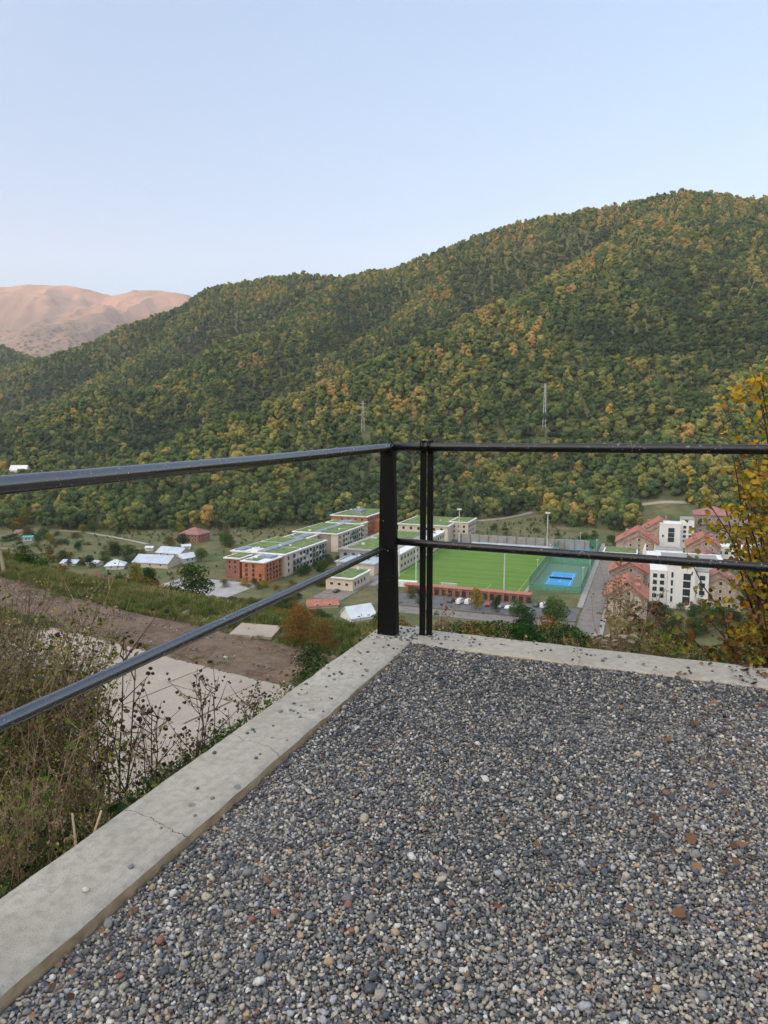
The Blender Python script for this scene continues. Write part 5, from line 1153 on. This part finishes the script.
# railing
m = N('chipped_black_paint'); co = m.co(); chip = m.ramp(m.noise(70, 5, .75), [(.62, 0), (.65, 1)]); big = m.ramp(m.noise(6, 3), [(.42, .0), (.58, 1)]); mk = m.math('MULTIPLY', chip, big)
dust = m.ramp(m.noise(12, 5, .7), [(.45, 0), (.8, .35)])
c = m.mix(dust, (.006, .006, .007), (.02, .02, .021)); c = m.mix(mk, c, (.5, .5, .5)); rg = m.mix(mk, (.2, .2, .2), (.8, .8, .8))
M['rail'] = m.bsdf(c, rg, 0, m.bump(m.noise(30, 4), .25, .0012), .5)
[nd for nd in m.t.nodes if nd.type == 'BSDF_PRINCIPLED'][0].inputs['IOR'].default_value = 2.4
m = N('worn_black_paint'); co = m.co(); chip = m.ramp(m.noise(60, 6, .8), [(.60, 0), (.63, 1)]); big = m.ramp(m.noise(4, 3), [(.44, .0), (.56, 1)]); mk = m.math('MULTIPLY', chip, big)
c = m.mix(mk, (.006, .006, .0075), (.42, .43, .45)); rg = m.mix(mk, (.3, .3, .3), (.8, .8, .8)); M['rail2'] = m.bsdf(c, rg, 0, m.bump(m.noise(40, 4), .3, .0015), .5)
[nd for nd in m.t.nodes if nd.type == 'BSDF_PRINCIPLED'][0].inputs['IOR'].default_value = 1.5
m = N('dull_black_paint'); chip = m.ramp(m.noise(38, 5, .75), [(.70, 0), (.72, 1)]); c = m.mix(chip, (.004, .004, .0045), (.4, .4, .4)); M['post'] = m.bsdf(c, .5, 0, m.bump(m.noise(25, 4), .2, .002), .2)
rl = thing('metal_railing', 'black painted steel pipe railing round the corner of the gravel platform', 'railing', (0, 0, 0), -TA)
def tubeobj(name, pts, r, n=20, mat='rail'):
    q = MB(); q.smooth = True; q.tube(pts, r, n); me = q.mesh(name, M[mat]); return link(name, me, rl)
PA, PB_ = -1.600, 4.075
tubeobj('top_rail', [(PA, -2, -.155), (PA, 1, -.155), (PA, 2.5, -.149), (PA, PB_ - .01, -.134), (PA + .03, PB_ + .028, -.132)], .0255)
tubeobj('top_rail', [(PA + .028, PB_ + .03, -.131), (-1.2, 4.105, -.128), (.5, 4.1, -.121), (2.5, 4.1, -.115), (5, 4.1, -.11)], .0265, 20, 'rail2')
tubeobj('lower_rail', [(PA - .004, -2, -.79), (PA - .004, 1.2, -.79), (PA - .004, 2.8, -.782), (PA - .004, PB_ - .07, -.768), (PA, PB_ - .05, -.765)], [.0215, .0215, .0215, .019, .012])
tubeobj('lower_rail', [(PA + .05, 4.095, -.735), (-1.2, 4.092, -.738), (.5, 4.09, -.744), (2.5, 4.09, -.75), (5, 4.09, -.76)], [.022, .0235, .0245, .0245, .0245], 20, 'rail2')
q = MB(); zt, zb = -.152, ZK - .02; wt, wb, dt = .043, .067, .03
def ring(w_, z, x_=PA, y_=PB_): return [(x_ - w_, y_ - dt, z), (x_ + w_, y_ - dt, z), (x_ + w_, y_ + dt, z), (x_ - w_, y_ + dt, z)]
q.add(ring(wb, zb) + ring(wt, zt), [(3, 2, 1, 0), (4, 5, 6, 7), (0, 1, 5, 4), (1, 2, 6, 5), (2, 3, 7, 6), (3, 0, 4, 7)]); po = q.build('corner_post', M['post'], rl)
bv = po.modifiers.new('bevel', 'BEVEL'); bv.width = .004; bv.segments = 2
q = MB(); q.smooth = True
for dx in (-.0, .022):
    pts = [(PA + .005 + dx, PB_ - .028 * math.cos(t_) * 1.05, -.138 + .03 * math.sin(t_) * 1.05) for t_ in np.linspace(-.6, math.pi + .6, 14)]; q.tube(pts, .0042, 6)
q.build('wire_loop', M['post'], rl)
for a_, b_ in ((-1.387, 4.135), (-1.342, 4.142)):
    q = MB(); q.bb(a_ - .0185, a_ + .0185, b_ - .004, b_ + .010, ZK - .02, -.09); bo = q.build('upright_bar', M['post'], rl)
    q = MB(); q.smooth = True; pts = [(a_, 4.103 - .033 * math.cos(t_), -.126 + .034 * math.sin(t_)) for t_ in np.linspace(-.5, math.pi + .3, 12)]; q.tube(pts, .005, 6); q.build('wire_loop', M['post'], rl)
q = MB(); q.smooth = True; q.ball((PA + .015, PB_ - .045, -.79), .009); q.ball((PA - .02, PB_ - .033, -.60), .006); q.build('bolt', M['rail'], rl)

# fallen leaves
LC = [(0, (.06, .033, .02)), (.45, (.12, .065, .035)), (.8, (.15, .08, .042)), (1, (.21, .12, .065))]
m = N('dry_leaf'); oi = m.n('ObjectInfo'); c = m.ramp(oi.outputs['Random'], LC); M['dryleaf'] = m.bsdf(c, .8, spec=.2)
def leaf_mesh(seed):
    r = np.random.default_rng(seed); n = 7; vs = []; 
    for i in range(n):
        t_ = i / (n - 1); w_ = .42 * math.sin(math.pi * t_ ** .85) * r.uniform(.85, 1.1); cz = .18 * math.sin(3 * t_ + seed) ; curl = r.uniform(.05, .3)
        vs += [(t_ - .5, -w_, cz + curl * w_ * 1.2), (t_ - .5, 0, cz * .6), (t_ - .5, w_, cz + curl * w_ * 1.5)]
    mb = MB(); mb.smooth = True; mb.add(vs, [(i * 3 + j, (i + 1) * 3 + j, (i + 1) * 3 + j + 1, i * 3 + j + 1) for i in range(n - 1) for j in range(2)]); return mb.mesh('leaf', M['dryleaf'])
LM = [leaf_mesh(i) for i in range(5)]
for i in range(120):
    if i < 90:
        px = rnd.gauss(*rnd.choice([(735, 22), (752, 18), (705, 28), (664, 10)])); py = rnd.gauss(*rnd.choice([(700, 14), (735, 20), (790, 30), (850, 25), (672, 6)]))
        if i % 3 == 0: px, py = rnd.gauss(752, 10), rnd.gauss(677, 5)
    elif i < 98: px, py = rnd.uniform(430, 700), rnd.uniform(690, 960)
    else: px, py = rnd.uniform(20, 200), 0; py = 1000 - px * .86 + rnd.uniform(12, 60)
    p = gp(px, py, ZG + .022)
    if p.x * D1[0] + p.y * D1[1] > 3.93: p.z = ZK + .012
    sz = rnd.uniform(.018, .042) if i < 98 else rnd.uniform(.014, .024); o = link('fallen_leaf', rnd.choice(LM), None, p, (rnd.uniform(-.5, .5), rnd.uniform(-.4, .4), rnd.uniform(0, 6.28)), (sz, sz, sz))
    wh = 'the gravel at the right edge' if i < 90 else 'the open middle of the gravel' if i < 98 else 'the gravel along the left kerb'
    tag(o, 'curled brown dry leaf on %s' % wh, 'fallen leaf', 'fallen leaves on %s' % wh)

# ------------------------------------------------------------------ the yellow autumn tree at the right
YS = [(0, (.075, .035, .02)), (.12, (.17, .08, .04)), (.27, (.24, .12, .05)), (.38, (.16, .18, .035)), (.52, (.30, .27, .04)), (.68, (.52, .36, .045)), (.86, (.60, .30, .04)), (1, (.46, .19, .035))]
M['yellowleaf'] = leafcol('autumn_leaf', YS, .35)
def autumn_tree():
    r = np.random.default_rng(77); base = np.array([3.15, 5.05, hz(3.15, 5.05) - .1]); t = thing('autumn_tree', 'small tree with golden yellow and brown leaves at the right edge behind the rail', 'tree', tuple(base))
    wood = MB(); wood.smooth = True; C = []; Nn = []; S = []; L = []
    tg = []
    for i in range(88): tg.append((r.uniform(2.66, 3.5), r.uniform(4.45, 5.3), r.uniform(-1.5, .12)))
    for i in range(14): tg.append((r.uniform(2.55, 3.9), r.uniform(4.45, 5.3), r.uniform(0, .48)))
    for i in range(4): tg.append((r.uniform(1.85, 2.35), r.uniform(4.45, 4.9), r.uniform(-1.5, -.75)))
    for i in range(3): tg.append((r.uniform(2.25, 2.5), r.uniform(4.5, 5.0), r.uniform(-.62, -.35)))
    tg += [(2.42, 4.55, .36), (2.5, 4.7, .28), (2.55, 4.6, .12), (2.3, 4.6, -.1), (1.8, 4.5, -1.25), (1.6, 4.55, -1.2), (2.3, 4.3, -1.5), (2.45, 4.35, -1.2)]
    for g_ in tg:
        g_ = np.array(g_); b0 = base + np.array([r.normal(0, .12), r.normal(0, .12), 0]); mid = (b0 * .45 + g_ * .55) + np.array([.25, .1, .15]) * r.uniform(.2, 1) ; mid[2] = b0[2] + (g_[2] - b0[2]) * .62
        ts = np.linspace(0, 1, 9); pts = [(1 - t_) ** 2 * b0 + 2 * t_ * (1 - t_) * mid + t_ ** 2 * g_ + r.normal(0, .012, 3) for t_ in ts]
        wood.tube([tuple(p) for p in pts], [.010 * (1 - .85 * t_) + .0018 for t_ in ts], 6)
        for k_ in range(20):
            t_ = r.uniform(.3, 1.0); j = min(7, int(t_ * 8)); p0 = pts[j] + (pts[j + 1] - pts[j]) * (t_ * 8 - j); d = r.normal(0, 1, 3); d[2] = d[2] * .6 + .1; d /= np.linalg.norm(d); ln = r.uniform(.08, .24); p1 = p0 + d * ln * .5 + np.array([0, 0, .02]); p2 = p0 + d * ln + np.array([0, 0, -.02])
            wood.tube([tuple(p0), tuple(p1), tuple(p2)], [.0035, .0025, .0012], 4)
            bias = np.clip((g_[2] + 1.5) / 1.9, 0, 1); side = np.clip((g_[0] - 1.7) / .7, 0, 1); mood = r.normal(.22 + .38 * min(bias * 1.5, 1) * (.35 + .65 * side), .13)
            for q_ in range(r.integers(5, 11)):
                u_ = r.uniform(.15, 1.1); c_ = p0 + d * ln * u_ + r.normal(0, .028, 3); C.append(c_); nn = r.normal(0, .6, 3) + np.array([-.25, -.75, .45]); Nn.append(nn / np.linalg.norm(nn)); S.append(r.uniform(.024, .060) * (1 if mood > .25 else .75)); L.append(np.clip(mood + r.normal(0, .13), 0, 1))
    wo_ = wood.build('branches', M['darkbark']); wo_.parent = t; wo_.location = -Vector(base)
    me = quads_mesh('leaves', np.array(C) - base, np.array(Nn), np.array(S), M['yellowleaf'], np.array(L), 'leaf', 1.15); link('leaves', me, t)
autumn_tree()

# ------------------------------------------------------------------ weeds and bushes beyond the kerbs
M['leafmix'] = leafcol('bramble_leaf', [(0, (.045, .075, .025)), (.35, (.10, .15, .035)), (.55, (.20, .22, .045)), (.72, (.38, .34, .05)), (.85, (.20, .11, .05)), (1, (.26, .18, .11))], .3)
M['drymix'] = leafcol('dry_weed_leaf', [(0, (.12, .08, .05)), (.45, (.24, .17, .10)), (.75, (.40, .32, .20)), (1, (.20, .22, .07))], .25)
M['dkgreen'] = leafcol('broad_green_leaf', [(0, (.02, .04, .02)), (.6, (.04, .07, .03)), (1, (.09, .12, .045))], .2)
M['head'] = simple('seed_head', (.045, .026, .018), .9, .4, 60, .002, 300)
M['umbel'] = simple('pale_seed_cluster', (.34, .29, .22), .9, .3, 60)
def stems(r, n, h, spread_, bend, rad, branches, blen):
    mb = MB(); mb.smooth = True; tips = []; allp = []
    for i in range(n):
        a = r.uniform(0, 6.28); sp = r.uniform(0, spread_); hh = h * r.uniform(.7, 1); top = np.array([math.cos(a) * sp * hh, math.sin(a) * sp * hh, hh]); b0 = np.array([math.cos(a), math.sin(a), 0]) * r.uniform(0, .05) * h
        md = (b0 + top) / 2 + np.array([math.cos(a), math.sin(a), .3]) * -bend * hh * r.uniform(0, 1); ts = np.linspace(0, 1, 8)
        pts = [(1 - t_) ** 2 * b0 + 2 * t_ * (1 - t_) * md + t_ ** 2 * top + r.normal(0, .006 * h, 3) * (t_ > 0) for t_ in ts]; mb.tube([tuple(p) for p in pts], [rad * (1 - .75 * t_) for t_ in ts], 5, False); tips.append((pts[-1], pts[-1] - pts[-2])); allp += [(p, t_) for p, t_ in zip(pts, ts)]
        for k_ in range(branches):
            t_ = r.uniform(.3, .95); j = min(6, int(t_ * 7)); p0 = pts[j] + (pts[j + 1] - pts[j]) * (t_ * 7 - j); a2 = r.uniform(0, 6.28); d = np.array([math.cos(a2), math.sin(a2), r.uniform(.5, 1.4)]); d /= np.linalg.norm(d); ln = blen * h * r.uniform(.4, 1) * (1.15 - t_ * .5)
            p1 = p0 + d * ln * .5 + r.normal(0, .01 * h, 3); p2 = p0 + d * ln + np.array([0, 0, ln * .15]); mb.tube([tuple(p0), tuple(p1), tuple(p2)], [rad * .5, rad * .4, rad * .2], 4, False); tips.append((p2, d)); allp += [(p0, t_), (p1, t_), (p2, 1), ((p1 + p2) / 2, 1)]
    return mb, tips, allp
def leafset(r, allp, n, sz, mat, tmin=.1, up=.4, jit_=.03, name='leaves', lo=0, hi=1):
    P = [p for p, t_ in allp if t_ >= tmin]; C = []; 
    for i in range(n): C.append(P[r.integers(0, len(P))] + r.normal(0, jit_, 3))
    Nn = r.normal(0, .7, (n, 3)); Nn[:, 2] += up; Nn /= np.linalg.norm(Nn, axis=1)[:, None]
    return quads_mesh(name, np.array(C), Nn, r.uniform(.6, 1.3, n) * sz, mat, np.clip(r.uniform(lo, hi, n), 0, 1), 'leaf', .9)
WEED = {}
def spiky(seed, amp, mat):
    bm = bmesh.new(); bmesh.ops.create_icosphere(bm, subdivisions=2, radius=1); r = np.random.default_rng(seed)
    for v in bm.verts: v.co *= 1 + r.uniform(-amp, amp)
    me = bpy.data.meshes.new('seed_head'); bm.to_mesh(me); bm.free(); me.materials.append(mat); return me
HEADS = {'burdock': spiky(1, .22, M['head']), 'umbel': spiky(2, .3, M['umbel'])}
def wk(kind, i):
    r = np.random.default_rng(900 + i + 37 * len(kind)); parts = []
    if kind == 'bramble':
        mb, tips, ap = stems(r, 16, 1, .42, .25, .0022, 9, .2); parts = [('stems', mb.mesh('stems', M['drystem'])), ('leaves', leafset(r, ap, 2100, .0105, M['leafmix'], .15, .5, .016))]
    elif kind == 'twiggy':
        mb, tips, ap = stems(r, 15, 1, .36, .15, .0022, 12, .18); parts = [('stems', mb.mesh('stems', M['drystem' if i % 2 else 'bark'])), ('leaves', leafset(r, ap, 1400, .009, M['drymix'], .25, .4, .012))]
    elif kind == 'burdock':
        mb, tips, ap = stems(r, 3, 1, .22, .08, .006, 8, .30); heads = []
        for p, d in tips:
            for k_ in range(r.integers(1, 3)): heads.append((p + r.normal(0, .016, 3), r.uniform(.0055, .0105)))
        parts = [('stems', mb.mesh('stems', M['darkbark'])), ('seed_head', heads), ('leaves', leafset(r, ap, 45, .03, M['drymix'], .1, .2, .02))]
    elif kind == 'stalk':
        mb, tips, ap = stems(r, 5, 1, .25, .1, .004, 6, .16); parts = [('stems', mb.mesh('stems', M['drystem'])), ('leaves', leafset(r, ap, 260, .02, M['drymix'], .3, .2, .012))]
    elif kind == 'umbel':
        mb, tips, ap = stems(r, 3, 1, .12, .05, .004, 3, .22)
        heads = [(p + np.array([0, 0, .004]), .034) for p, d in tips if d[2] > .3]
        parts = [('stems', mb.mesh('stems', M['drystem'])), ('seed_head', heads)]
    elif kind == 'greenweed':
        mb, tips, ap = stems(r, 10, 1, .5, .2, .006, 4, .25); parts = [('stems', mb.mesh('stems', M['drystem'])), ('leaves', leafset(r, ap, 520, .045, M['leafmix'], .05, .8, .05, lo=0, hi=.62))]
    elif kind == 'broadleaf':
        mb, tips, ap = stems(r, 9, 1, .8, .2, .01, 2, .3); parts = [('stems', mb.mesh('stems', M['grassB'])), ('leaves', leafset(r, ap, 120, .11, M['dkgreen'], .3, .8, .08))]
    elif kind == 'yellowplant':
        mb, tips, ap = stems(r, 7, 1, .35, .1, .006, 5, .2); parts = [('stems', mb.mesh('stems', M['drystem'])), ('leaves', leafset(r, ap, 260, .06, M['leafmix'], .3, .6, .03, lo=.45, hi=.78))]
    return parts
for kd, n_ in (('bramble', 3), ('twiggy', 3), ('burdock', 4), ('stalk', 3), ('umbel', 2), ('greenweed', 3), ('broadleaf', 2), ('yellowplant', 1)): WEED[kd] = [wk(kd, i) for i in range(n_)]
CATS = {'bramble': ('bramble_bush', 'bush'), 'twiggy': ('twiggy_bush', 'bush'), 'burdock': ('dry_burdock', 'dry plant'), 'stalk': ('dry_weed', 'dry plant'), 'umbel': ('dry_umbel_plant', 'dry plant'), 'greenweed': ('green_weed', 'plant'), 'broadleaf': ('broadleaf_plant', 'plant'), 'yellowplant': ('yellow_leaved_plant', 'plant')}
def weed(kind, x, y, z, h, label, group=None):
    nm, ct = CATS[kind]; o = thing(nm, label, ct, (x, y, z - .03), rnd.uniform(0, 6.28), group); o.scale = (h, h, h)
    for pn, me in rnd.choice(WEED[kind]):
        if isinstance(me, list):
            for p, r0 in me: link(pn, HEADS[kind], o, tuple(p), (rnd.uniform(-.3, .3), rnd.uniform(-.3, .3), 0), (r0, r0, r0 * (1 if kind == 'burdock' else .3)))
        else: link(pn, me, o)
    return o
def weed_at(kind, px, top, dl, side, label, group=None, zmax=3.6):
    """stands dl metres beyond the kerb on the line of sight of column px, as tall as it needs to be"""
    u = (px - 384) / F
    ys_ = np.linspace(.6, 14, 1200); xs_ = u * ys_ * .995; a = xs_ * D2[0] + ys_ * D2[1]; b = xs_ * D1[0] + ys_ * D1[1]
    dd = (-1.72 - a) if side == 'L' else (b - 4.285); k = np.where(dd > dl)[0]
    if not len(k): return None
    x, y = xs_[k[0]], ys_[k[0]]; g_ = hz(x, y); zt = at(px, top, y).z; h = zt - g_
    if h < .15 or h > zmax: return None
    return weed(kind, x, y, g_, h, label, group)
# hand placed, as seen in the photograph
for px, tp, dl, kd, lb in ((192, 660, .5, 'burdock', 'tall dark dried burdock with round seed heads in front of the slab road'), (232, 676, .45, 'burdock', 'dried burdock leaning right toward the kerb'), (175, 690, .4, 'burdock', 'shorter dark burdock left of the tallest'), (248, 684, .6, 'burdock', 'rightmost thin dried burdock over the kerb'),
        (95, 634, 1.2, 'burdock', 'brown burdock with heads against the slab road corner'), (82, 655, 1.0, 'burdock', 'burdock beside the bramble at the left'), (128, 690, .7, 'burdock', 'low burdock with scattered heads below the lower rail'), (60, 700, .8, 'burdock', 'burdock stem standing inside the brown thicket'), (150, 720, .5, 'burdock', 'thin burdock just above the lower kerb')): weed_at(kd, px, tp, dl, 'L', lb)
for px, tp, dl, kd, lb in ((38, 850, .12, 'broadleaf', 'dark broad leaved plant low beside the left kerb'), (5, 880, .1, 'broadleaf', 'dark broad leaved plant in the lower left corner'), (70, 822, .3, 'broadleaf', 'broad leaved plant behind the low corner plants'), (20, 835, .5, 'broadleaf', 'shaded broad leaved plant at the left edge'), (95, 800, .25, 'broadleaf', 'small broad leaved plant under the dry stalks'), (-10, 850, .35, 'broadleaf', 'broad leaved plant cut by the left frame edge')): weed_at(kd, px, tp, dl, 'L', lb, None)
prof = lambda px: float(np.interp(px, [-40, 0, 30, 55, 75, 120, 170, 230, 280, 340], [560, 566, 592, 640, 672, 700, 712, 720, 712, 690]))
def where_l(px): return 'at the left edge' if px < 35 else 'left of the slab road' if px < 80 else 'in front of the slab road' if px < 190 else 'at the right end of the slab road'
cnt = 0
desc = {'bramble': 'yellow green leafy bramble', 'twiggy': 'brown twiggy bush', 'stalk': 'dry brown weed', 'greenweed': 'green leafy weed'}
for i in range(400):
    if cnt >= 100: break
    dl = rnd.uniform(.08, 1) ** 1.3 * 5.5; px = rnd.uniform(-90, 22) if rnd.random() < .55 else rnd.uniform(22, 330)
    if px > 22: dl = min(dl, rnd.uniform(.1, 1.3))
    kerb_y = 897 - px * .70; tp = prof(px) + abs(rnd.gauss(0, 60)) + (30 if dl < .5 else 0)
    if px > 85: tp = max(tp, kerb_y - rnd.uniform(8, 70))
    if dl < 1.2: tp = max(tp, kerb_y - rnd.uniform(20, 190))
    if px > 205: tp = max(tp, kerb_y - rnd.uniform(4, 34))
    kd = rnd.choices(['bramble', 'twiggy', 'stalk', 'greenweed'], [5, 4, 4, 3] if px < 90 else [1, 3, 6, 5])[0]
    if px > 85 and kd == 'bramble': kd = 'stalk'
    if dl > 1.6 and kd in ('greenweed', 'stalk'): kd = rnd.choice(['twiggy', 'bramble'])
    dn = 'near the kerb' if dl < 1 else 'well below the kerb' if dl > 3 else 'down the bank'
    o = weed_at(kd, px, tp, dl, 'L', 'x', 'plants on the left bank', 3.8 if kd in ('bramble', 'twiggy') and dl > 1 else 1.1 if kd == 'greenweed' else 1.7)
    if o:
        cnt += 1; hh = o.scale[2]; o['label'] = '%s %s %s, %s' % ('towering' if hh > 2.8 else 'tall' if hh > 1.9 else 'middling' if hh > 1.2 else 'low' if hh > .6 else 'tiny', desc[kd], where_l(px), dn)
print('left weeds', cnt)
# beyond the right kerb
cnt = 0
for i in range(300):
    if cnt >= 75: break
    px = rnd.triangular(440, 800, 690); dl = rnd.uniform(.1, 1) ** 1.5 * 3.5; kerb_y = 630 + (px - 437) * .112; tp = kerb_y - rnd.uniform(2, 12 if px < 560 else 24)
    kd = rnd.choices(['stalk', 'twiggy', 'greenweed'], [7, 4, 1])[0]
    wh = 'right of the thin bars' if px < 560 else 'in front of the stone houses' if px < 660 else 'below the golden tree'
    if weed_at(kd, px, tp, dl, 'R', '%s behind the right kerb, %s' % (desc[kd], wh), 'weeds behind the right kerb', 2.6): cnt += 1
for px, tp, dl, kd, lb in ((618, 560, .35, 'stalk', 'tall thin dry weed rising to the lower rail'), (636, 545, .3, 'stalk', 'tallest bare weed crossing the lower rail'), (655, 575, .5, 'stalk', 'thin dry weed between the stone house and white block'), (648, 600, .3, 'twiggy', 'brown twiggy bush before the nearest stone house'), (604, 625, .3, 'umbel', 'flat topped dry plant left of the nearest stone house'), (632, 626, .25, 'umbel', 'flat topped dry plant before the stone house'),
        (620, 628, .5, 'umbel', 'small flat topped dry plant between the other two'), (663, 632, .4, 'yellowplant', 'bright yellow leaved plant behind the right kerb'), (677, 640, .4, 'yellowplant', 'second yellow leaved plant by the golden tree'), (378, 585, .9, 'stalk', 'thin dry weed beside the corner post'), (448, 580, .5, 'stalk', 'reddish thin weed in front of the pitch corner'), (454, 600, .6, 'stalk', 'short dry weed right of the two bars')): weed_at(kd, px, tp, dl, 'R' if px > 400 else 'R', lb, None)
# two cut stems close outside the left kerb
for b_, lean, hh, lb in ((1.62, (-.01, .0), .20, 'short pale cut stem standing by the left kerb'), (1.64, (.05, .05), .17, 'thin pale twig leaning right by the left kerb')):
    p0 = pw(-1.755, b_, -1.48); q = MB(); q.smooth = True; q.tube([p0 - Vector((0, 0, .3)), p0, p0 + Vector((lean[0], lean[1], hh))], [.005, .005, .0035], 6); tag(q.build('cut_stem', M['palestem']), lb, 'dry stem')

def s_track(n):
    e = rng.uniform(-30, 15, n); nn = rng.normal(1.7, 1.5, n); nn = np.clip(nn, -.3, 5) + np.clip(-e - 8, 0, 30) * .12; return np.stack([-13.8 + .848 * e + .53 * nn, 31.8 - .53 * e + .848 * nn], -1)
o = spread('track_stones', 2600, s_track, (.012, .05), PB, 10, 'small stones scattered over the dirt track', 'stones'); o.location.z = .16
def s_tufts(n):
    e = rng.uniform(-30, 13, n); nn = np.where(rng.random(n) < .5, rng.normal(.1, .18, n), rng.normal(3.6, .45, n)) + np.clip(-e - 8, 0, 30) * .12; P = np.stack([-13.8 + .848 * e + .53 * nn, 31.8 - .53 * e + .848 * nn], -1); return P[fbm(P[:, 0], P[:, 1], 2.5, 2, 3.3) > .0]
o = spread('track_edge_tufts', 900, s_tufts, (.12, .3), GC, 4, 'dry grass tufts along the edges of the dirt track', 'grass'); o.location.z = .12
